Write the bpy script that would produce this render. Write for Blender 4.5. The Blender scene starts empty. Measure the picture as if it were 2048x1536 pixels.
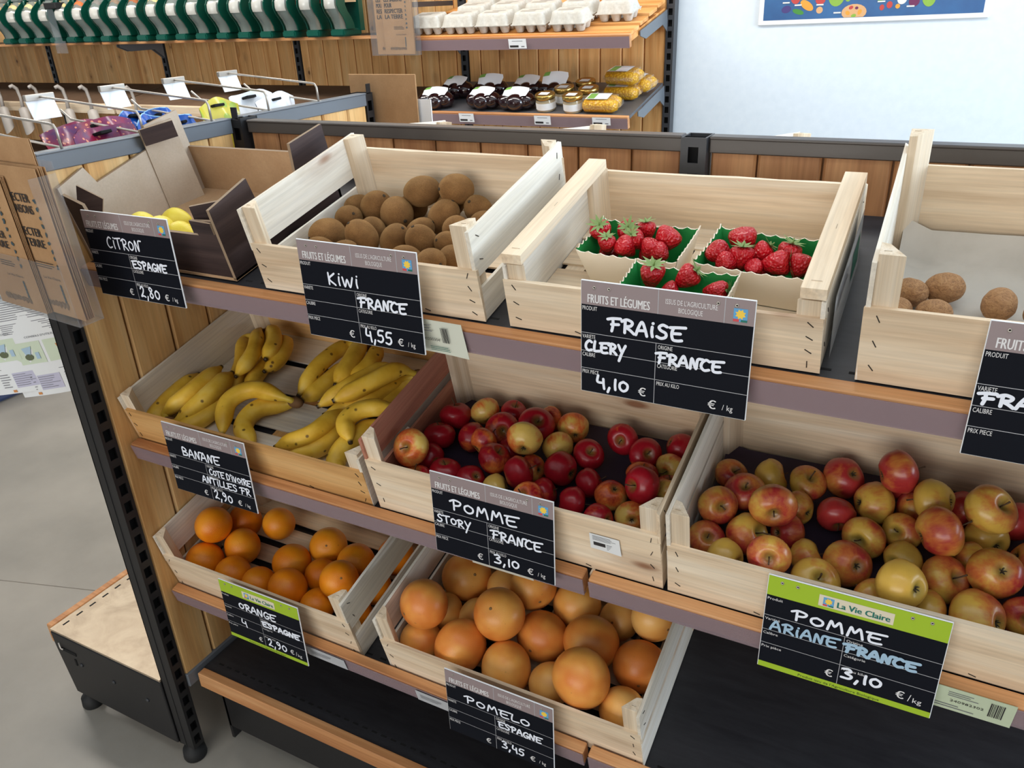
import bpy, bmesh, math, random
from mathutils import Vector, Matrix, Euler
C = bpy.context.scene.collection
scene = bpy.context.scene
R = math.radians
PI = math.pi
rng = random.Random(7)

# ------------------------------------------------------------------ camera, world, lights, exposure
def sl(c):
    c /= 255.0
    return c / 12.92 if c <= 0.04045 else ((c + 0.055) / 1.055) ** 2.4
def S(r, g, b): return (sl(r), sl(g), sl(b), 1.0)

cam_data = bpy.data.cameras.new('camera'); cam = bpy.data.objects.new('camera', cam_data); C.objects.link(cam)
cam_data.sensor_width = 36.0; cam_data.lens = 1596.54 / 2048 * 36.0; cam_data.clip_start = 0.02
rx = Vector((0.8857041, 0.46258443, -0.03929236)); ry = Vector((0.16936511, -0.40076123, -0.90039208)); rz = Vector((-0.43225421, 0.7908262, -0.43330153))
mw = Matrix((( rx.x, -ry.x, -rz.x, 1.3687), (rx.y, -ry.y, -rz.y, -0.8350), (rx.z, -ry.z, -rz.z, 1.6537), (0, 0, 0, 1)))
cam.matrix_world = mw
scene.camera = cam
scene.view_settings.view_transform = 'Standard'; scene.view_settings.look = 'None'
scene.view_settings.gamma = 1.0; scene.view_settings.use_curve_mapping = False
scene.view_settings.exposure = -0.25

world = bpy.data.worlds.new('daylight'); scene.world = world; world.use_nodes = True
bg = world.node_tree.nodes['Background']; bg.inputs[0].default_value = (0.78, 0.87, 1.0, 1); bg.inputs[1].default_value = 0.15

def area(name, loc, target, sx, sy, power, col):
    d = bpy.data.lights.new(name, 'AREA'); d.shape = 'RECTANGLE'; d.size = sx; d.size_y = sy; d.energy = power; d.color = col
    o = bpy.data.objects.new(name, d); C.objects.link(o); o.location = loc
    o.rotation_euler = (Vector(target) - Vector(loc)).to_track_quat('-Z', 'Y').to_euler()
    return o
area('window_daylight_side', (4.6, 1.3, 1.9), (0.0, 1.0, 1.1), 2.6, 2.0, 250, (0.74, 0.87, 1.0))
area('front_fill_daylight', (0.8, -4.6, 1.65), (0.8, 0.5, 0.8), 4.5, 1.7, 138, (1.0, 0.97, 0.93))  # unseen front fill, stands in for daylight from behind the camera
area('ceiling_fill_light', (0.2, 1.5, 2.95), (0.2, 1.6, 0), 2.4, 0.35, 36, (1.0, 0.96, 0.90))  # unseen ceiling strips, added to give top light over the shelves
area('ceiling_fill_light', (-2.3, 1.1, 2.95), (-2.3, 1.4, 0), 2.4, 0.35, 80, (1.0, 0.95, 0.88))  # added strip, placed to raise the light on the far wall
area('ceiling_fill_light', (1.0, -0.6, 2.95), (1.0, -0.6, 0), 2.6, 0.5, 12, (1.0, 0.97, 0.93))

# ------------------------------------------------------------------ node helpers and materials
class NT:
    def __init__(s, name):
        s.m = bpy.data.materials.new(name); s.m.use_nodes = True; s.t = s.m.node_tree
        s.b = s.t.nodes['Principled BSDF']; s.out = s.t.nodes['Material Output']
    def n(s, typ, ins=None, **props):
        nd = s.t.nodes.new('ShaderNode' + typ)
        for k, v in props.items(): setattr(nd, k, v)
        for k, v in (ins or {}).items():
            sock = nd.inputs[k]
            if isinstance(v, bpy.types.NodeSocket): s.t.links.new(v, sock)
            else: sock.default_value = v
        return nd
    def set(s, **kw):
        for k, v in kw.items():
            k = {'base': 'Base Color', 'rough': 'Roughness', 'metal': 'Metallic', 'normal': 'Normal', 'coat': 'Coat Weight', 'spec': 'Specular IOR Level', 'trans': 'Transmission Weight', 'sss': 'Subsurface Weight', 'sheen': 'Sheen Weight', 'alpha': 'Alpha'}.get(k, k)
            if isinstance(v, bpy.types.NodeSocket): s.t.links.new(v, s.b.inputs[k])
            else: s.b.inputs[k].default_value = v
        return s
    def math(s, op, a, b=0.0, clamp=False):
        return s.n('Math', {0: a, 1: b}, operation=op, use_clamp=clamp).outputs[0]
    def vmul(s, v, k): return s.n('VectorMath', {0: v, 1: k}, operation='MULTIPLY').outputs[0]
    def vadd(s, v, k): return s.n('VectorMath', {0: v, 1: k}, operation='ADD').outputs[0]
    def mix(s, f, a, b, mode='MIX'):
        nd = s.t.nodes.new('ShaderNodeMix'); nd.data_type = 'RGBA'; nd.blend_type = mode
        for i, v in ((0, f), (6, a), (7, b)):
            if isinstance(v, bpy.types.NodeSocket): s.t.links.new(v, nd.inputs[i])
            else: nd.inputs[i].default_value = v
        return nd.outputs[2]
    def ramp(s, f, stops):
        nd = s.n('ValToRGB', {0: f}); e = nd.color_ramp.elements
        while len(e) < len(stops): e.new(0.5)
        for el, (p, c) in zip(e, stops): el.position = p; el.color = c
        return nd.outputs[0]
    def noise(s, vec, scale=1.0, detail=4.0, rough=0.55, dist=0.0):
        return s.n('TexNoise', {'Vector': vec, 'Scale': scale, 'Detail': detail, 'Roughness': rough, 'Distortion': dist}).outputs[0]
    def bump(s, h, strength=0.2, dist=0.002):
        return s.n('Bump', {'Height': h, 'Strength': strength, 'Distance': dist}).outputs[0]
    def obco(s): return s.n('TexCoord').outputs['Object']

def plain(name, col, rough=0.5, metal=0.0, **kw):
    t = NT(name); t.set(base=col, rough=rough, metal=metal, **kw); return t.m

def wood(name, cols, axis='X', rnd='obj', rough=0.6, knot=0.0, grain=26.0, vary=0.22, knotcol=S(88, 48, 26), stretch=1.5, ks=None, spec=0.3):
    t = NT(name); co = t.obco()
    if rnd == 'obj': r = t.n('ObjectInfo').outputs['Random']
    else: r = t.n('Attribute', attribute_name='rnd').outputs['Fac']
    off = t.n('CombineXYZ', {0: t.math('MULTIPLY', r, 13.7), 1: t.math('MULTIPLY', r, 7.9), 2: t.math('MULTIPLY', r, 5.3)}).outputs[0]
    v = t.vadd(co, off)
    sc = {'X': (stretch, grain, grain), 'Z': (grain, grain, stretch)}[axis]
    fs = {'X': (stretch * 4, grain * 9, grain * 9), 'Z': (grain * 9, grain * 9, stretch * 4)}[axis]
    ks = ks or {'X': (5.0, 0.5, 14.0), 'Z': (13.0, 0.5, 5.0)}[axis]
    vor = t.n('TexVoronoi', {'Vector': t.vmul(v, ks), 'Scale': 1.0})
    dist = vor.outputs['Distance']; sel = t.n('SeparateColor', {0: vor.outputs['Color']}).outputs[0]
    on = t.math('LESS_THAN', sel, knot)
    halo = t.math('MULTIPLY', t.n('MapRange', {0: dist, 1: 0.10, 2: 0.45, 3: 1.0, 4: 0.0}, clamp=True).outputs[0], on)
    core = t.math('MULTIPLY', t.n('MapRange', {0: dist, 1: 0.07, 2: 0.14, 3: 1.0, 4: 0.0}, clamp=True).outputs[0], on)
    g = t.n('TexNoise', {'Vector': t.vmul(v, sc), 'Scale': 1.0, 'Detail': 5.0, 'Roughness': 0.6, 'Distortion': t.math('ADD', 0.35, t.math('MULTIPLY', halo, 1.2))}).outputs[0]
    f = t.noise(t.vmul(v, fs), 1.0, 3.0, 0.6)
    col = t.ramp(g, [(0.30, cols[0]), (0.50, cols[1]), (0.70, cols[2])])
    col = t.mix(t.math('MULTIPLY', halo, 0.35), col, knotcol)
    col = t.mix(t.math('MULTIPLY', core, 0.85), col, knotcol)
    val = t.math('ADD', t.math('ADD', 1.0 - vary / 2, t.math('MULTIPLY', r, vary)), t.math('MULTIPLY', t.math('SUBTRACT', f, 0.5), 0.5))
    col = t.n('HueSaturation', {'Hue': 0.5, 'Saturation': 1.0, 'Value': val, 'Color': col}).outputs[0]
    t.set(base=col, rough=rough, spec=spec, normal=t.bump(f, 0.25, 0.0006))
    return t.m

def clear_plastic(name, tint=(1, 1, 1, 1), gloss=0.10, body=0.06, bodycol=S(225, 228, 230), rough=0.08):
    t = NT(name); t.t.nodes.remove(t.b)
    tr = t.n('BsdfTransparent', {0: tint}).outputs[0]
    gl = t.n('BsdfGlossy', {'Color': (1, 1, 1, 1), 'Roughness': rough}).outputs[0]
    df = t.n('BsdfDiffuse', {'Color': bodycol}).outputs[0]
    fr = t.n('LayerWeight', {'Blend': 0.25}).outputs['Facing']
    m1 = t.n('MixShader', {0: body, 1: tr, 2: df}).outputs[0]
    m2 = t.n('MixShader', {0: t.math('ADD', gloss * 0.5, t.math('MULTIPLY', fr, gloss * 2.0)), 1: m1, 2: gl}).outputs[0]
    t.t.links.new(m2, t.out.inputs[0]); return t.m

M = {}
pine = (S(178, 118, 62), S(205, 148, 88), S(222, 172, 110))
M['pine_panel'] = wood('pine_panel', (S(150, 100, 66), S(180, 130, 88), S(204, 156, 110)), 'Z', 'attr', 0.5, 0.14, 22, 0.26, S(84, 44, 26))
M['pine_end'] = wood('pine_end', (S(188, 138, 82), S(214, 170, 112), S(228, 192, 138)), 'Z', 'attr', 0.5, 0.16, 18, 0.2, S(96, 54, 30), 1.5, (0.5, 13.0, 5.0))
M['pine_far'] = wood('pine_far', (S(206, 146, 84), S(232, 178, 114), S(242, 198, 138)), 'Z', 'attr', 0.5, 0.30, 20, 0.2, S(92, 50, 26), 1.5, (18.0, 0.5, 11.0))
M['pine_edge'] = wood('pine_edge', (S(160, 104, 62), S(192, 136, 88), S(210, 160, 112)), 'X', 'obj', 0.5, 0.12, 40, 0.14, S(90, 46, 24))
M['crate_wood'] = wood('crate_wood', (S(202, 174, 142), S(226, 204, 174), S(236, 221, 197)), 'X', 'obj', 0.7, 0.12, 24, 0.14, S(130, 84, 56))
M['crate_pale'] = wood('crate_pale', (S(212, 200, 180), S(228, 219, 203), S(236, 230, 219)), 'X', 'obj', 0.75, 0.05, 24, 0.10, S(150, 110, 84))  # whiter copy of the crate wood: window light on side slats painted in
M['crate_post'] = wood('crate_post', (S(198, 174, 144), S(220, 201, 174), S(231, 217, 196)), 'Z', 'obj', 0.7, 0.05, 60, 0.16, S(120, 74, 50))
M['crate_red'] = wood('crate_red', (S(150, 92, 76), S(176, 116, 94), S(194, 140, 114)), 'X', 'obj', 0.7, 0.05, 30, 0.12, S(110, 60, 46))
M['slat_shelf'] = wood('slat_shelf', (S(196, 126, 62), S(222, 156, 88), S(234, 180, 116)), 'X', 'obj', 0.5, 0.05, 24, 0.12)
M['metal_dark'] = plain('metal_dark', S(52, 54, 58), 0.42, 0.0, spec=0.5)
M['metal_black'] = plain('metal_black', S(34, 33, 34), 0.45, 0.0, spec=0.4)
M['rail_brown'] = plain('rail_brown', S(80, 74, 70), 0.4, 0.0, spec=0.5)
M['metal_rail'] = plain('metal_rail', S(104, 109, 115), 0.38, 0.0, spec=0.6)
M['hole'] = plain('hole', S(6, 6, 7), 0.9)
M['tray'] = None
M['wire'] = plain('wire', S(186, 178, 168), 0.35, 0.55)
M['staple'] = plain('staple', S(58, 52, 48), 0.4, 0.6)
M['white'] = plain('white_card', S(238, 240, 242), 0.5)
M['paper'] = plain('paper', S(232, 234, 234), 0.7)
M['ink'] = plain('ink', S(46, 42, 42), 0.7)
M['ink_grey'] = plain('ink_grey', S(120, 120, 126), 0.7)
M['board_black'] = plain('board_black', S(13, 16, 25), 0.6, spec=0.12)
M['taupe'] = plain('taupe', S(146, 130, 130), 0.45)
M['print_white'] = plain('print_white', S(226, 224, 224), 0.5)
M['print_line'] = plain('print_line', S(176, 176, 180), 0.5)
M['chalk'] = plain('chalk_marker', S(236, 240, 250), 0.6)
M['chalk_blue'] = plain('chalk_blue', S(160, 190, 212), 0.6)
M['lime'] = plain('lime', S(160, 190, 34), 0.45)
M['logo_green'] = plain('logo_green', S(16, 110, 96), 0.5)
M['logo_blue'] = plain('logo_blue', S(92, 160, 206), 0.5)
M['logo_yellow'] = plain('logo_yellow', S(244, 204, 70), 0.5)
M['logo_red'] = plain('logo_red', S(206, 70, 78), 0.5)
M['cream'] = plain('cream_sticker', S(222, 212, 186), 0.5)
M['olive_ink'] = plain('olive_ink', S(58, 72, 20), 0.6)
M['plastic_clear'] = clear_plastic('plastic_clear')
M['plastic_holder'] = clear_plastic('plastic_holder', (0.96, 0.965, 0.97, 1), 0.07, 0.05, S(200, 204, 208))
M['film'] = clear_plastic('price_film', (0.80, 0.74, 0.78, 1), 0.08, 0.45, S(176, 154, 160), 0.25)
M['black_rubber'] = plain('black_rubber', S(24, 24, 24), 0.7)

def tray_mat():
    t = NT('tray_metal'); co = t.obco()
    n1 = t.noise(t.vmul(co, (9, 60, 9)), 1.0, 6.0, 0.7, 0.4)
    n2 = t.noise(co, 7.0, 5.0)
    col = t.ramp(n1, [(0.3, S(34, 34, 38)), (0.7, S(48, 48, 52))])
    t.set(base=col, rough=t.math('ADD', 0.36, t.math('MULTIPLY', n2, 0.25)), spec=0.4); return t.m
M['tray'] = tray_mat()
M['metal_far'] = plain('metal_far', S(84, 84, 88), 0.4, spec=0.5)
def dusty():
    t = NT('dusty_deck'); co = t.obco(); n = t.noise(co, 9.0, 6.0, 0.65, 0.8)
    t.set(base=t.ramp(n, [(0.3, S(148, 130, 108)), (0.5, S(176, 158, 134)), (0.7, S(196, 180, 156))]), rough=t.math('ADD', 0.28, t.math('MULTIPLY', n, 0.3)), metal=0.35); return t.m
M['dusty'] = dusty()
def kraft(name, a, b, sc=14.0):
    t = NT(name); co = t.obco(); n = t.noise(co, sc, 5.0, 0.6); f = t.noise(co, 260.0, 2.0)
    col = t.ramp(n, [(0.3, a), (0.7, b)])
    col = t.n('HueSaturation', {'Value': t.math('ADD', 0.9, t.math('MULTIPLY', f, 0.2)), 'Color': col}).outputs[0]
    t.set(base=col, rough=0.8, spec=0.2); return t.m
M['kraft'] = kraft('kraft_paper', S(168, 130, 92), S(186, 148, 108))
M['kraft_box_dim'] = kraft('box_cardboard_dim', S(176, 142, 108), S(190, 158, 124))  # browner copy of the cardboard: light on rear and bottom put into the colour
M['kraft_box_lit'] = kraft('box_cardboard_lit', S(186, 168, 148), S(198, 182, 164))  # greyer copy of the same cardboard: light on the sides put into the colour
M['box_print'] = wood('box_wood_print', (S(44, 34, 34), S(62, 48, 46), S(80, 64, 60)), 'X', 'obj', 0.55, 0.06, 30, 0.1, S(30, 22, 22))
M['corrugated'] = plain('corrugated_edge', S(150, 128, 104), 0.85)

def apple_mat(name, yel, yel2, org, red, red2, spots, bias):
    t = NT(name); co = t.obco(); oi = t.n('ObjectInfo'); rd = oi.outputs['Random']
    bl = t.n('SeparateColor', {0: oi.outputs['Color']}).outputs[0]
    v = t.vadd(co, t.n('CombineXYZ', {0: t.math('MULTIPLY', rd, 31.0), 1: t.math('MULTIPLY', rd, 17.0), 2: t.math('MULTIPLY', rd, 9.0)}).outputs[0])
    lo = t.noise(v, 0.9, 2.0, 0.5)
    sx = t.n('SeparateXYZ', {0: co})
    streak = t.noise(t.vmul(v, (7, 7, 1.3)), 1.0, 4.0, 0.6)
    m = t.math('ADD', t.math('MULTIPLY', t.math('SUBTRACT', lo, 0.5), 3.2), t.math('MULTIPLY', t.math('SUBTRACT', streak, 0.5), 1.1))
    m = t.math('ADD', m, t.math('MULTIPLY', sx.outputs[0], 0.35))
    m = t.math('ADD', m, t.math('ADD', t.math('MULTIPLY', bl, 2.6), bias))
    mask = t.n('MapRange', {0: m, 1: -0.65, 2: 0.75}, clamp=True).outputs[0]
    yc = t.mix(t.noise(v, 1.7, 3.0), yel, yel2)
    rc = t.mix(streak, red, red2)
    col = t.mix(t.math('MULTIPLY', mask, 2.0, True), yc, org)
    col = t.mix(t.math('SUBTRACT', t.math('MULTIPLY', mask, 2.0), 1.0, True), col, rc)
    vd = t.n('TexVoronoi', {'Vector': v, 'Scale': 9.0}).outputs['Distance']
    dots = t.n('MapRange', {0: vd, 1: 0.05, 2: 0.11, 3: spots, 4: 0.0}, clamp=True).outputs[0]
    col = t.mix(dots, col, S(120, 84, 40))
    rad = t.math('SQRT', t.math('ADD', t.math('MULTIPLY', sx.outputs[0], sx.outputs[0]), t.math('MULTIPLY', sx.outputs[1], sx.outputs[1])))
    cav = t.n('MapRange', {0: rad, 1: 0.10, 2: 0.42, 3: 0.8, 4: 0.0}, clamp=True).outputs[0]
    col = t.mix(cav, col, S(128, 118, 56))
    t.set(base=col, rough=0.3, spec=0.45, coat=0.12, normal=t.bump(lo, 0.1, 0.004)); t.b.inputs['Coat Roughness'].default_value = 0.2
    return t.m
M['apple_story'] = apple_mat('apple_skin_red', S(236, 202, 112), S(226, 184, 84), S(224, 112, 52), S(184, 30, 42), S(146, 12, 32), 0.2, -1.05)
M['apple_ariane'] = apple_mat('apple_skin_russet', S(222, 184, 82), S(202, 156, 66), S(200, 116, 58), S(184, 60, 52), S(160, 38, 46), 0.5, -1.32)
M['stem'] = plain('stem_brown', S(84, 60, 38), 0.8)
M['calyx_dark'] = plain('calyx_dark', S(62, 50, 34), 0.9)

def citrus(name, a, b, c, bs, rough, sss=0.0):
    t = NT(name); co = t.obco(); rd = t.n('ObjectInfo').outputs['Random']
    v = t.vadd(co, t.n('CombineXYZ', {0: t.math('MULTIPLY', rd, 21.0), 1: t.math('MULTIPLY', rd, 5.0), 2: t.math('MULTIPLY', rd, 13.0)}).outputs[0])
    n = t.noise(v, 0.8, 2.0)
    col = t.ramp(t.math('ADD', t.math('MULTIPLY', n, 0.8), t.math('MULTIPLY', t.math('SUBTRACT', rd, 0.4), 0.35)), [(0.25, a), (0.45, b), (0.65, c)])
    vo = t.n('TexVoronoi', {'Vector': v, 'Scale': 26.0}).outputs['Distance']
    sp = t.noise(v, 5.0, 3.0)
    col = t.mix(t.n('MapRange', {0: sp, 1: 0.70, 2: 0.76, 3: 0.0, 4: 0.35}, clamp=True).outputs[0], col, S(150, 96, 44))
    t.set(base=col, rough=rough, spec=0.45, normal=t.bump(vo, bs, 0.02))
    return t.m
M['orange'] = citrus('orange_peel', S(230, 124, 14), S(242, 144, 22), S(246, 162, 40), 0.10, 0.38)
M['pomelo'] = citrus('pomelo_peel', S(222, 130, 56), S(240, 168, 80), S(246, 190, 108), 0.05, 0.36)
M['lemon'] = citrus('lemon_peel', S(232, 206, 52), S(240, 218, 74), S(244, 226, 100), 0.15, 0.4)
M['navel'] = plain('peel_scar', S(138, 104, 62), 0.8)
def kiwi_mat():
    t = NT('kiwi_skin'); co = t.obco(); rd = t.n('ObjectInfo').outputs['Random']
    f = t.noise(t.vmul(co, (9, 30, 30)), 1.0, 5.0, 0.7); g = t.noise(co, 1.4, 3.0)
    col = t.ramp(t.math('ADD', t.math('MULTIPLY', f, 0.6), t.math('MULTIPLY', g, 0.4)), [(0.3, S(94, 64, 36)), (0.5, S(130, 92, 54)), (0.7, S(158, 118, 74))])
    col = t.n('HueSaturation', {'Value': t.math('ADD', 0.88, t.math('MULTIPLY', rd, 0.24)), 'Color': col}).outputs[0]
    t.set(base=col, rough=0.85, spec=0.15, sheen=0.5, normal=t.bump(f, 0.35, 0.03)); t.b.inputs['Sheen Tint'].default_value = S(200, 165, 110); return t.m
M['kiwi'] = kiwi_mat()
def berry():
    t = NT('strawberry_flesh'); co = t.obco(); rd = t.n('ObjectInfo').outputs['Random']
    vo = t.n('TexVoronoi', {'Vector': t.vmul(co, (1, 1, 0.8)), 'Scale': 4.6}).outputs['Distance']
    seed = t.n('MapRange', {0: vo, 1: 0.06, 2: 0.11, 3: 1.0, 4: 0.0}, clamp=True).outputs[0]
    base = t.mix(t.noise(co, 1.2, 2.0), S(206, 24, 34), S(168, 12, 28))
    base = t.n('HueSaturation', {'Value': t.math('ADD', 0.92, t.math('MULTIPLY', rd, 0.2)), 'Color': base}).outputs[0]
    t.set(base=t.mix(t.math('MULTIPLY', seed, 0.75), base, S(214, 150, 70)), rough=0.28, spec=0.5, normal=t.bump(vo, 0.3, 0.05)); return t.m
M['berry'] = berry()
M['leaf'] = plain('calyx_green', S(126, 150, 86), 0.7)
def walnut():
    t = NT('walnut_shell'); co = t.obco(); n = t.noise(t.vmul(co, (1.6, 2.6, 2.6)), 1.8, 6.0, 0.7, 1.2)
    t.set(base=t.ramp(n, [(0.3, S(132, 90, 54)), (0.5, S(180, 130, 82)), (0.7, S(204, 158, 108))]), rough=0.6, normal=t.bump(n, 0.5, 0.06)); return t.m
M['walnut'] = walnut()
def banana_mat():
    t = NT('banana_peel'); co = t.obco(); at = t.n('Attribute', attribute_name='along').outputs['Fac']; rd = t.n('ObjectInfo').outputs['Random']
    v = t.vadd(co, t.n('CombineXYZ', {0: rd, 1: t.math('MULTIPLY', rd, 3.0), 2: 0.0}).outputs[0])
    n = t.noise(v, 22.0, 3.0)
    col = t.ramp(n, [(0.3, S(214, 164, 44)), (0.55, S(236, 192, 66)), (0.75, S(242, 206, 98))])
    col = t.mix(t.n('MapRange', {0: at, 1: 0.02, 2: 0.22, 3: 0.75, 4: 0.0}, clamp=True).outputs[0], col, S(172, 156, 60))
    sp = t.n('TexVoronoi', {'Vector': t.vmul(v, (60, 60, 60)), 'Scale': 1.0})
    spk = t.math('MULTIPLY', t.n('MapRange', {0: sp.outputs['Distance'], 1: 0.14, 2: 0.24, 3: 0.85, 4: 0.0}, clamp=True).outputs[0], t.math('LESS_THAN', t.n('SeparateColor', {0: sp.outputs['Color']}).outputs[0], 0.18))
    col = t.mix(spk, col, S(86, 54, 22))
    col = t.mix(t.n('MapRange', {0: at, 1: 0.955, 2: 0.985, 3: 0.0, 4: 1.0}, clamp=True).outputs[0], col, S(54, 38, 22))
    t.set(base=col, rough=0.45, spec=0.35); return t.m
M['banana'] = banana_mat()
M['banana_crown'] = plain('banana_crown', S(112, 78, 44), 0.8)

# ------------------------------------------------------------------ mesh builder
class MB:
    def __init__(s): s.v = []; s.f = []; s.mi = []; s.sm = []; s.at = {}; s.fa = []
    def add(s, vs, fs, mi=0, smooth=False, T=None, fa=0.0):
        o = len(s.v)
        for p in vs:
            p = Vector(p)
            s.v.append(tuple(T @ p) if T is not None else tuple(p))
        for f in fs: s.f.append(tuple(i + o for i in f)); s.mi.append(mi); s.sm.append(smooth); s.fa.append(fa)
        return o
    def box(s, a, b, mi=0, T=None, fa=0.0):
        (x0, y0, z0), (x1, y1, z1) = a, b
        vs = [(x0, y0, z0), (x1, y0, z0), (x1, y1, z0), (x0, y1, z0), (x0, y0, z1), (x1, y0, z1), (x1, y1, z1), (x0, y1, z1)]
        fs = [(0, 3, 2, 1), (4, 5, 6, 7), (0, 1, 5, 4), (1, 2, 6, 5), (2, 3, 7, 6), (3, 0, 4, 7)]
        s.add(vs, fs, mi, False, T, fa)
    def prism(s, poly, y0, y1, mi=0, mi_back=None, mi_edge=None, T=None):
        # polygon in XZ (counter-clockwise seen from -Y), extruded along Y from y0 (front) to y1 (back)
        n = len(poly); vs = [(x, y0, z) for x, z in poly] + [(x, y1, z) for x, z in poly]
        s.add(vs, [tuple(range(n))], mi, False, T)
        o = len(s.v) - 2 * n
        s.f.append(tuple(o + n + i for i in reversed(range(n)))); s.mi.append(mi if mi_back is None else mi_back); s.sm.append(False); s.fa.append(0)
        for i in range(n):
            j = (i + 1) % n
            s.f.append((o + i, o + n + i, o + n + j, o + j)); s.mi.append(mi if mi_edge is None else mi_edge); s.sm.append(False); s.fa.append(0)
    def lathe(s, prof, seg=24, mi=0, T=None, smooth=True, fn=None):
        # prof: list of (r, z) bottom to top; closed at the ends when r == 0
        vs = []; rings = []
        for r, z in prof:
            if r < 1e-7: rings.append([len(vs)]); vs.append((0, 0, z))
            else:
                ids = []
                for k in range(seg):
                    a = 2 * PI * k / seg; q = fn(a, r, z) if fn else (r, z)
                    ids.append(len(vs)); vs.append((q[0] * math.cos(a), q[0] * math.sin(a), q[1]))
                rings.append(ids)
        fs = []
        for A, B in zip(rings[:-1], rings[1:]):
            if len(A) == 1 and len(B) == 1: continue
            for k in range(seg):
                k2 = (k + 1) % seg
                if len(A) == 1: fs.append((A[0], B[k2], B[k]))
                elif len(B) == 1: fs.append((A[k], A[k2], B[0]))
                else: fs.append((A[k], A[k2], B[k2], B[k]))
        s.add(vs, fs, mi, smooth, T)
    def tube(s, pts, rad, seg=8, mi=0, smooth=True, T=None, caps=True, along=None, squash=None):
        pts = [Vector(p) for p in pts]; n = len(pts)
        rads = rad if isinstance(rad, (list, tuple)) else [rad] * n
        tan = [(pts[min(i + 1, n - 1)] - pts[max(i - 1, 0)]).normalized() for i in range(n)]
        up = Vector((0, 0, 1)) if abs(tan[0].z) < 0.9 else Vector((1, 0, 0))
        nrm = (up - tan[0] * up.dot(tan[0])).normalized()
        vs = []; fs = []
        for i in range(n):
            nrm = (nrm - tan[i] * nrm.dot(tan[i])).normalized(); bn = tan[i].cross(nrm)
            for k in range(seg):
                a = 2 * PI * k / seg; q = squash(k) if squash else 1.0
                vs.append(pts[i] + (nrm * math.cos(a) + bn * math.sin(a)) * rads[i] * q)
        for i in range(n - 1):
            for k in range(seg):
                k2 = (k + 1) % seg; fs.append((i * seg + k, i * seg + k2, (i + 1) * seg + k2, (i + 1) * seg + k))
        if caps: fs.append(tuple(reversed(range(seg)))); fs.append(tuple((n - 1) * seg + k for k in range(seg)))
        o = s.add(vs, fs, mi, smooth, T)
        if along is not None:
            for i in range(n):
                for k in range(seg): s.at[o + i * seg + k] = along[i]
    def ellipsoid(s, c, r, seg=16, rings=10, mi=0, T=None):
        prof = [(math.sin(PI * i / rings), -math.cos(PI * i / rings)) for i in range(rings + 1)]; prof[0] = (0, -1); prof[-1] = (0, 1)
        TT = Matrix.Translation(c) @ Matrix.Diagonal((*r, 1)); s.lathe(prof, seg, mi, (T @ TT) if T is not None else TT)
    def ribbon(s, pts, w, z=0.0, mi=0):
        # flat round-ended stroke in the XY plane at height z; each piece a hair above the last so none are coplanar
        q = getattr(s, 'lay', 0)
        for (x0, y0), (x1, y1) in zip(pts[:-1], pts[1:]):
            dx, dy = x1 - x0, y1 - y0; L = math.hypot(dx, dy)
            if L < 1e-9: continue
            nx, ny = -dy / L * w / 2, dx / L * w / 2; q += 1; zz = z + q * 2.5e-6
            s.add([(x0 - nx, y0 - ny, zz), (x1 - nx, y1 - ny, zz), (x1 + nx, y1 + ny, zz), (x0 + nx, y0 + ny, zz)], [(0, 1, 2, 3)], mi)
        for x, y in pts:
            q += 1; zz = z + q * 2.5e-6
            s.add([(x + w / 2 * math.cos(2 * PI * k / 8), y + w / 2 * math.sin(2 * PI * k / 8), zz) for k in range(8)], [tuple(range(8))], mi)
        s.lay = q
    def rect(s, x0, y0, x1, y1, z=0.0, mi=0): s.add([(x0, y0, z), (x1, y0, z), (x1, y1, z), (x0, y1, z)], [(0, 1, 2, 3)], mi)
    def mesh(s, name, mats, bevel=0.0, bseg=1):
        me = bpy.data.meshes.new(name); me.from_pydata(s.v, [], s.f)
        for m in mats: me.materials.append(m)
        me.polygons.foreach_set('material_index', s.mi); me.polygons.foreach_set('use_smooth', s.sm)
        if s.at:
            a = me.attributes.new('along', 'FLOAT', 'POINT'); a.data.foreach_set('value', [s.at.get(i, 0.5) for i in range(len(s.v))])
        if any(s.fa):
            a = me.attributes.new('rnd', 'FLOAT', 'FACE'); a.data.foreach_set('value', s.fa)
        if bevel > 0:
            bm = bmesh.new(); bm.from_mesh(me)
            bmesh.ops.bevel(bm, geom=[e for e in bm.edges if len(e.link_faces) == 2 and e.calc_face_angle(0) > 0.5], offset=bevel, segments=bseg, affect='EDGES', clamp_overlap=True)
            bm.to_mesh(me); bm.free()
        me.update(); return me

def obj(name, mb, mats, parent=None, loc=(0, 0, 0), rot=(0, 0, 0), bevel=0.0, bseg=1, **props):
    if not isinstance(mats, (list, tuple)): mats = [mats]
    me = mb if isinstance(mb, bpy.types.Mesh) else mb.mesh(name, mats, bevel, bseg)
    o = bpy.data.objects.new(name, me); C.objects.link(o); o.location = loc; o.rotation_euler = rot
    if parent is not None: o.parent = parent
    for k, v in props.items(): o[k] = v
    return o
def thing(name, label, cat, loc=(0, 0, 0), rot=(0, 0, 0), group=None):
    o = bpy.data.objects.new(name, None); C.objects.link(o); o.location = loc; o.rotation_euler = rot; o.empty_display_size = 0.05
    o['label'] = label; o['category'] = cat
    if group: o['group'] = group
    return o
def tag(o, label, cat, group=None):
    o['label'] = label; o['category'] = cat
    if group: o['group'] = group
    return o
def copy_tree(o, parent=None):
    c = o.copy(); C.objects.link(c)
    if parent is not None: c.parent = parent
    for ch in o.children: copy_tree(ch, c)
    return c

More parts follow.
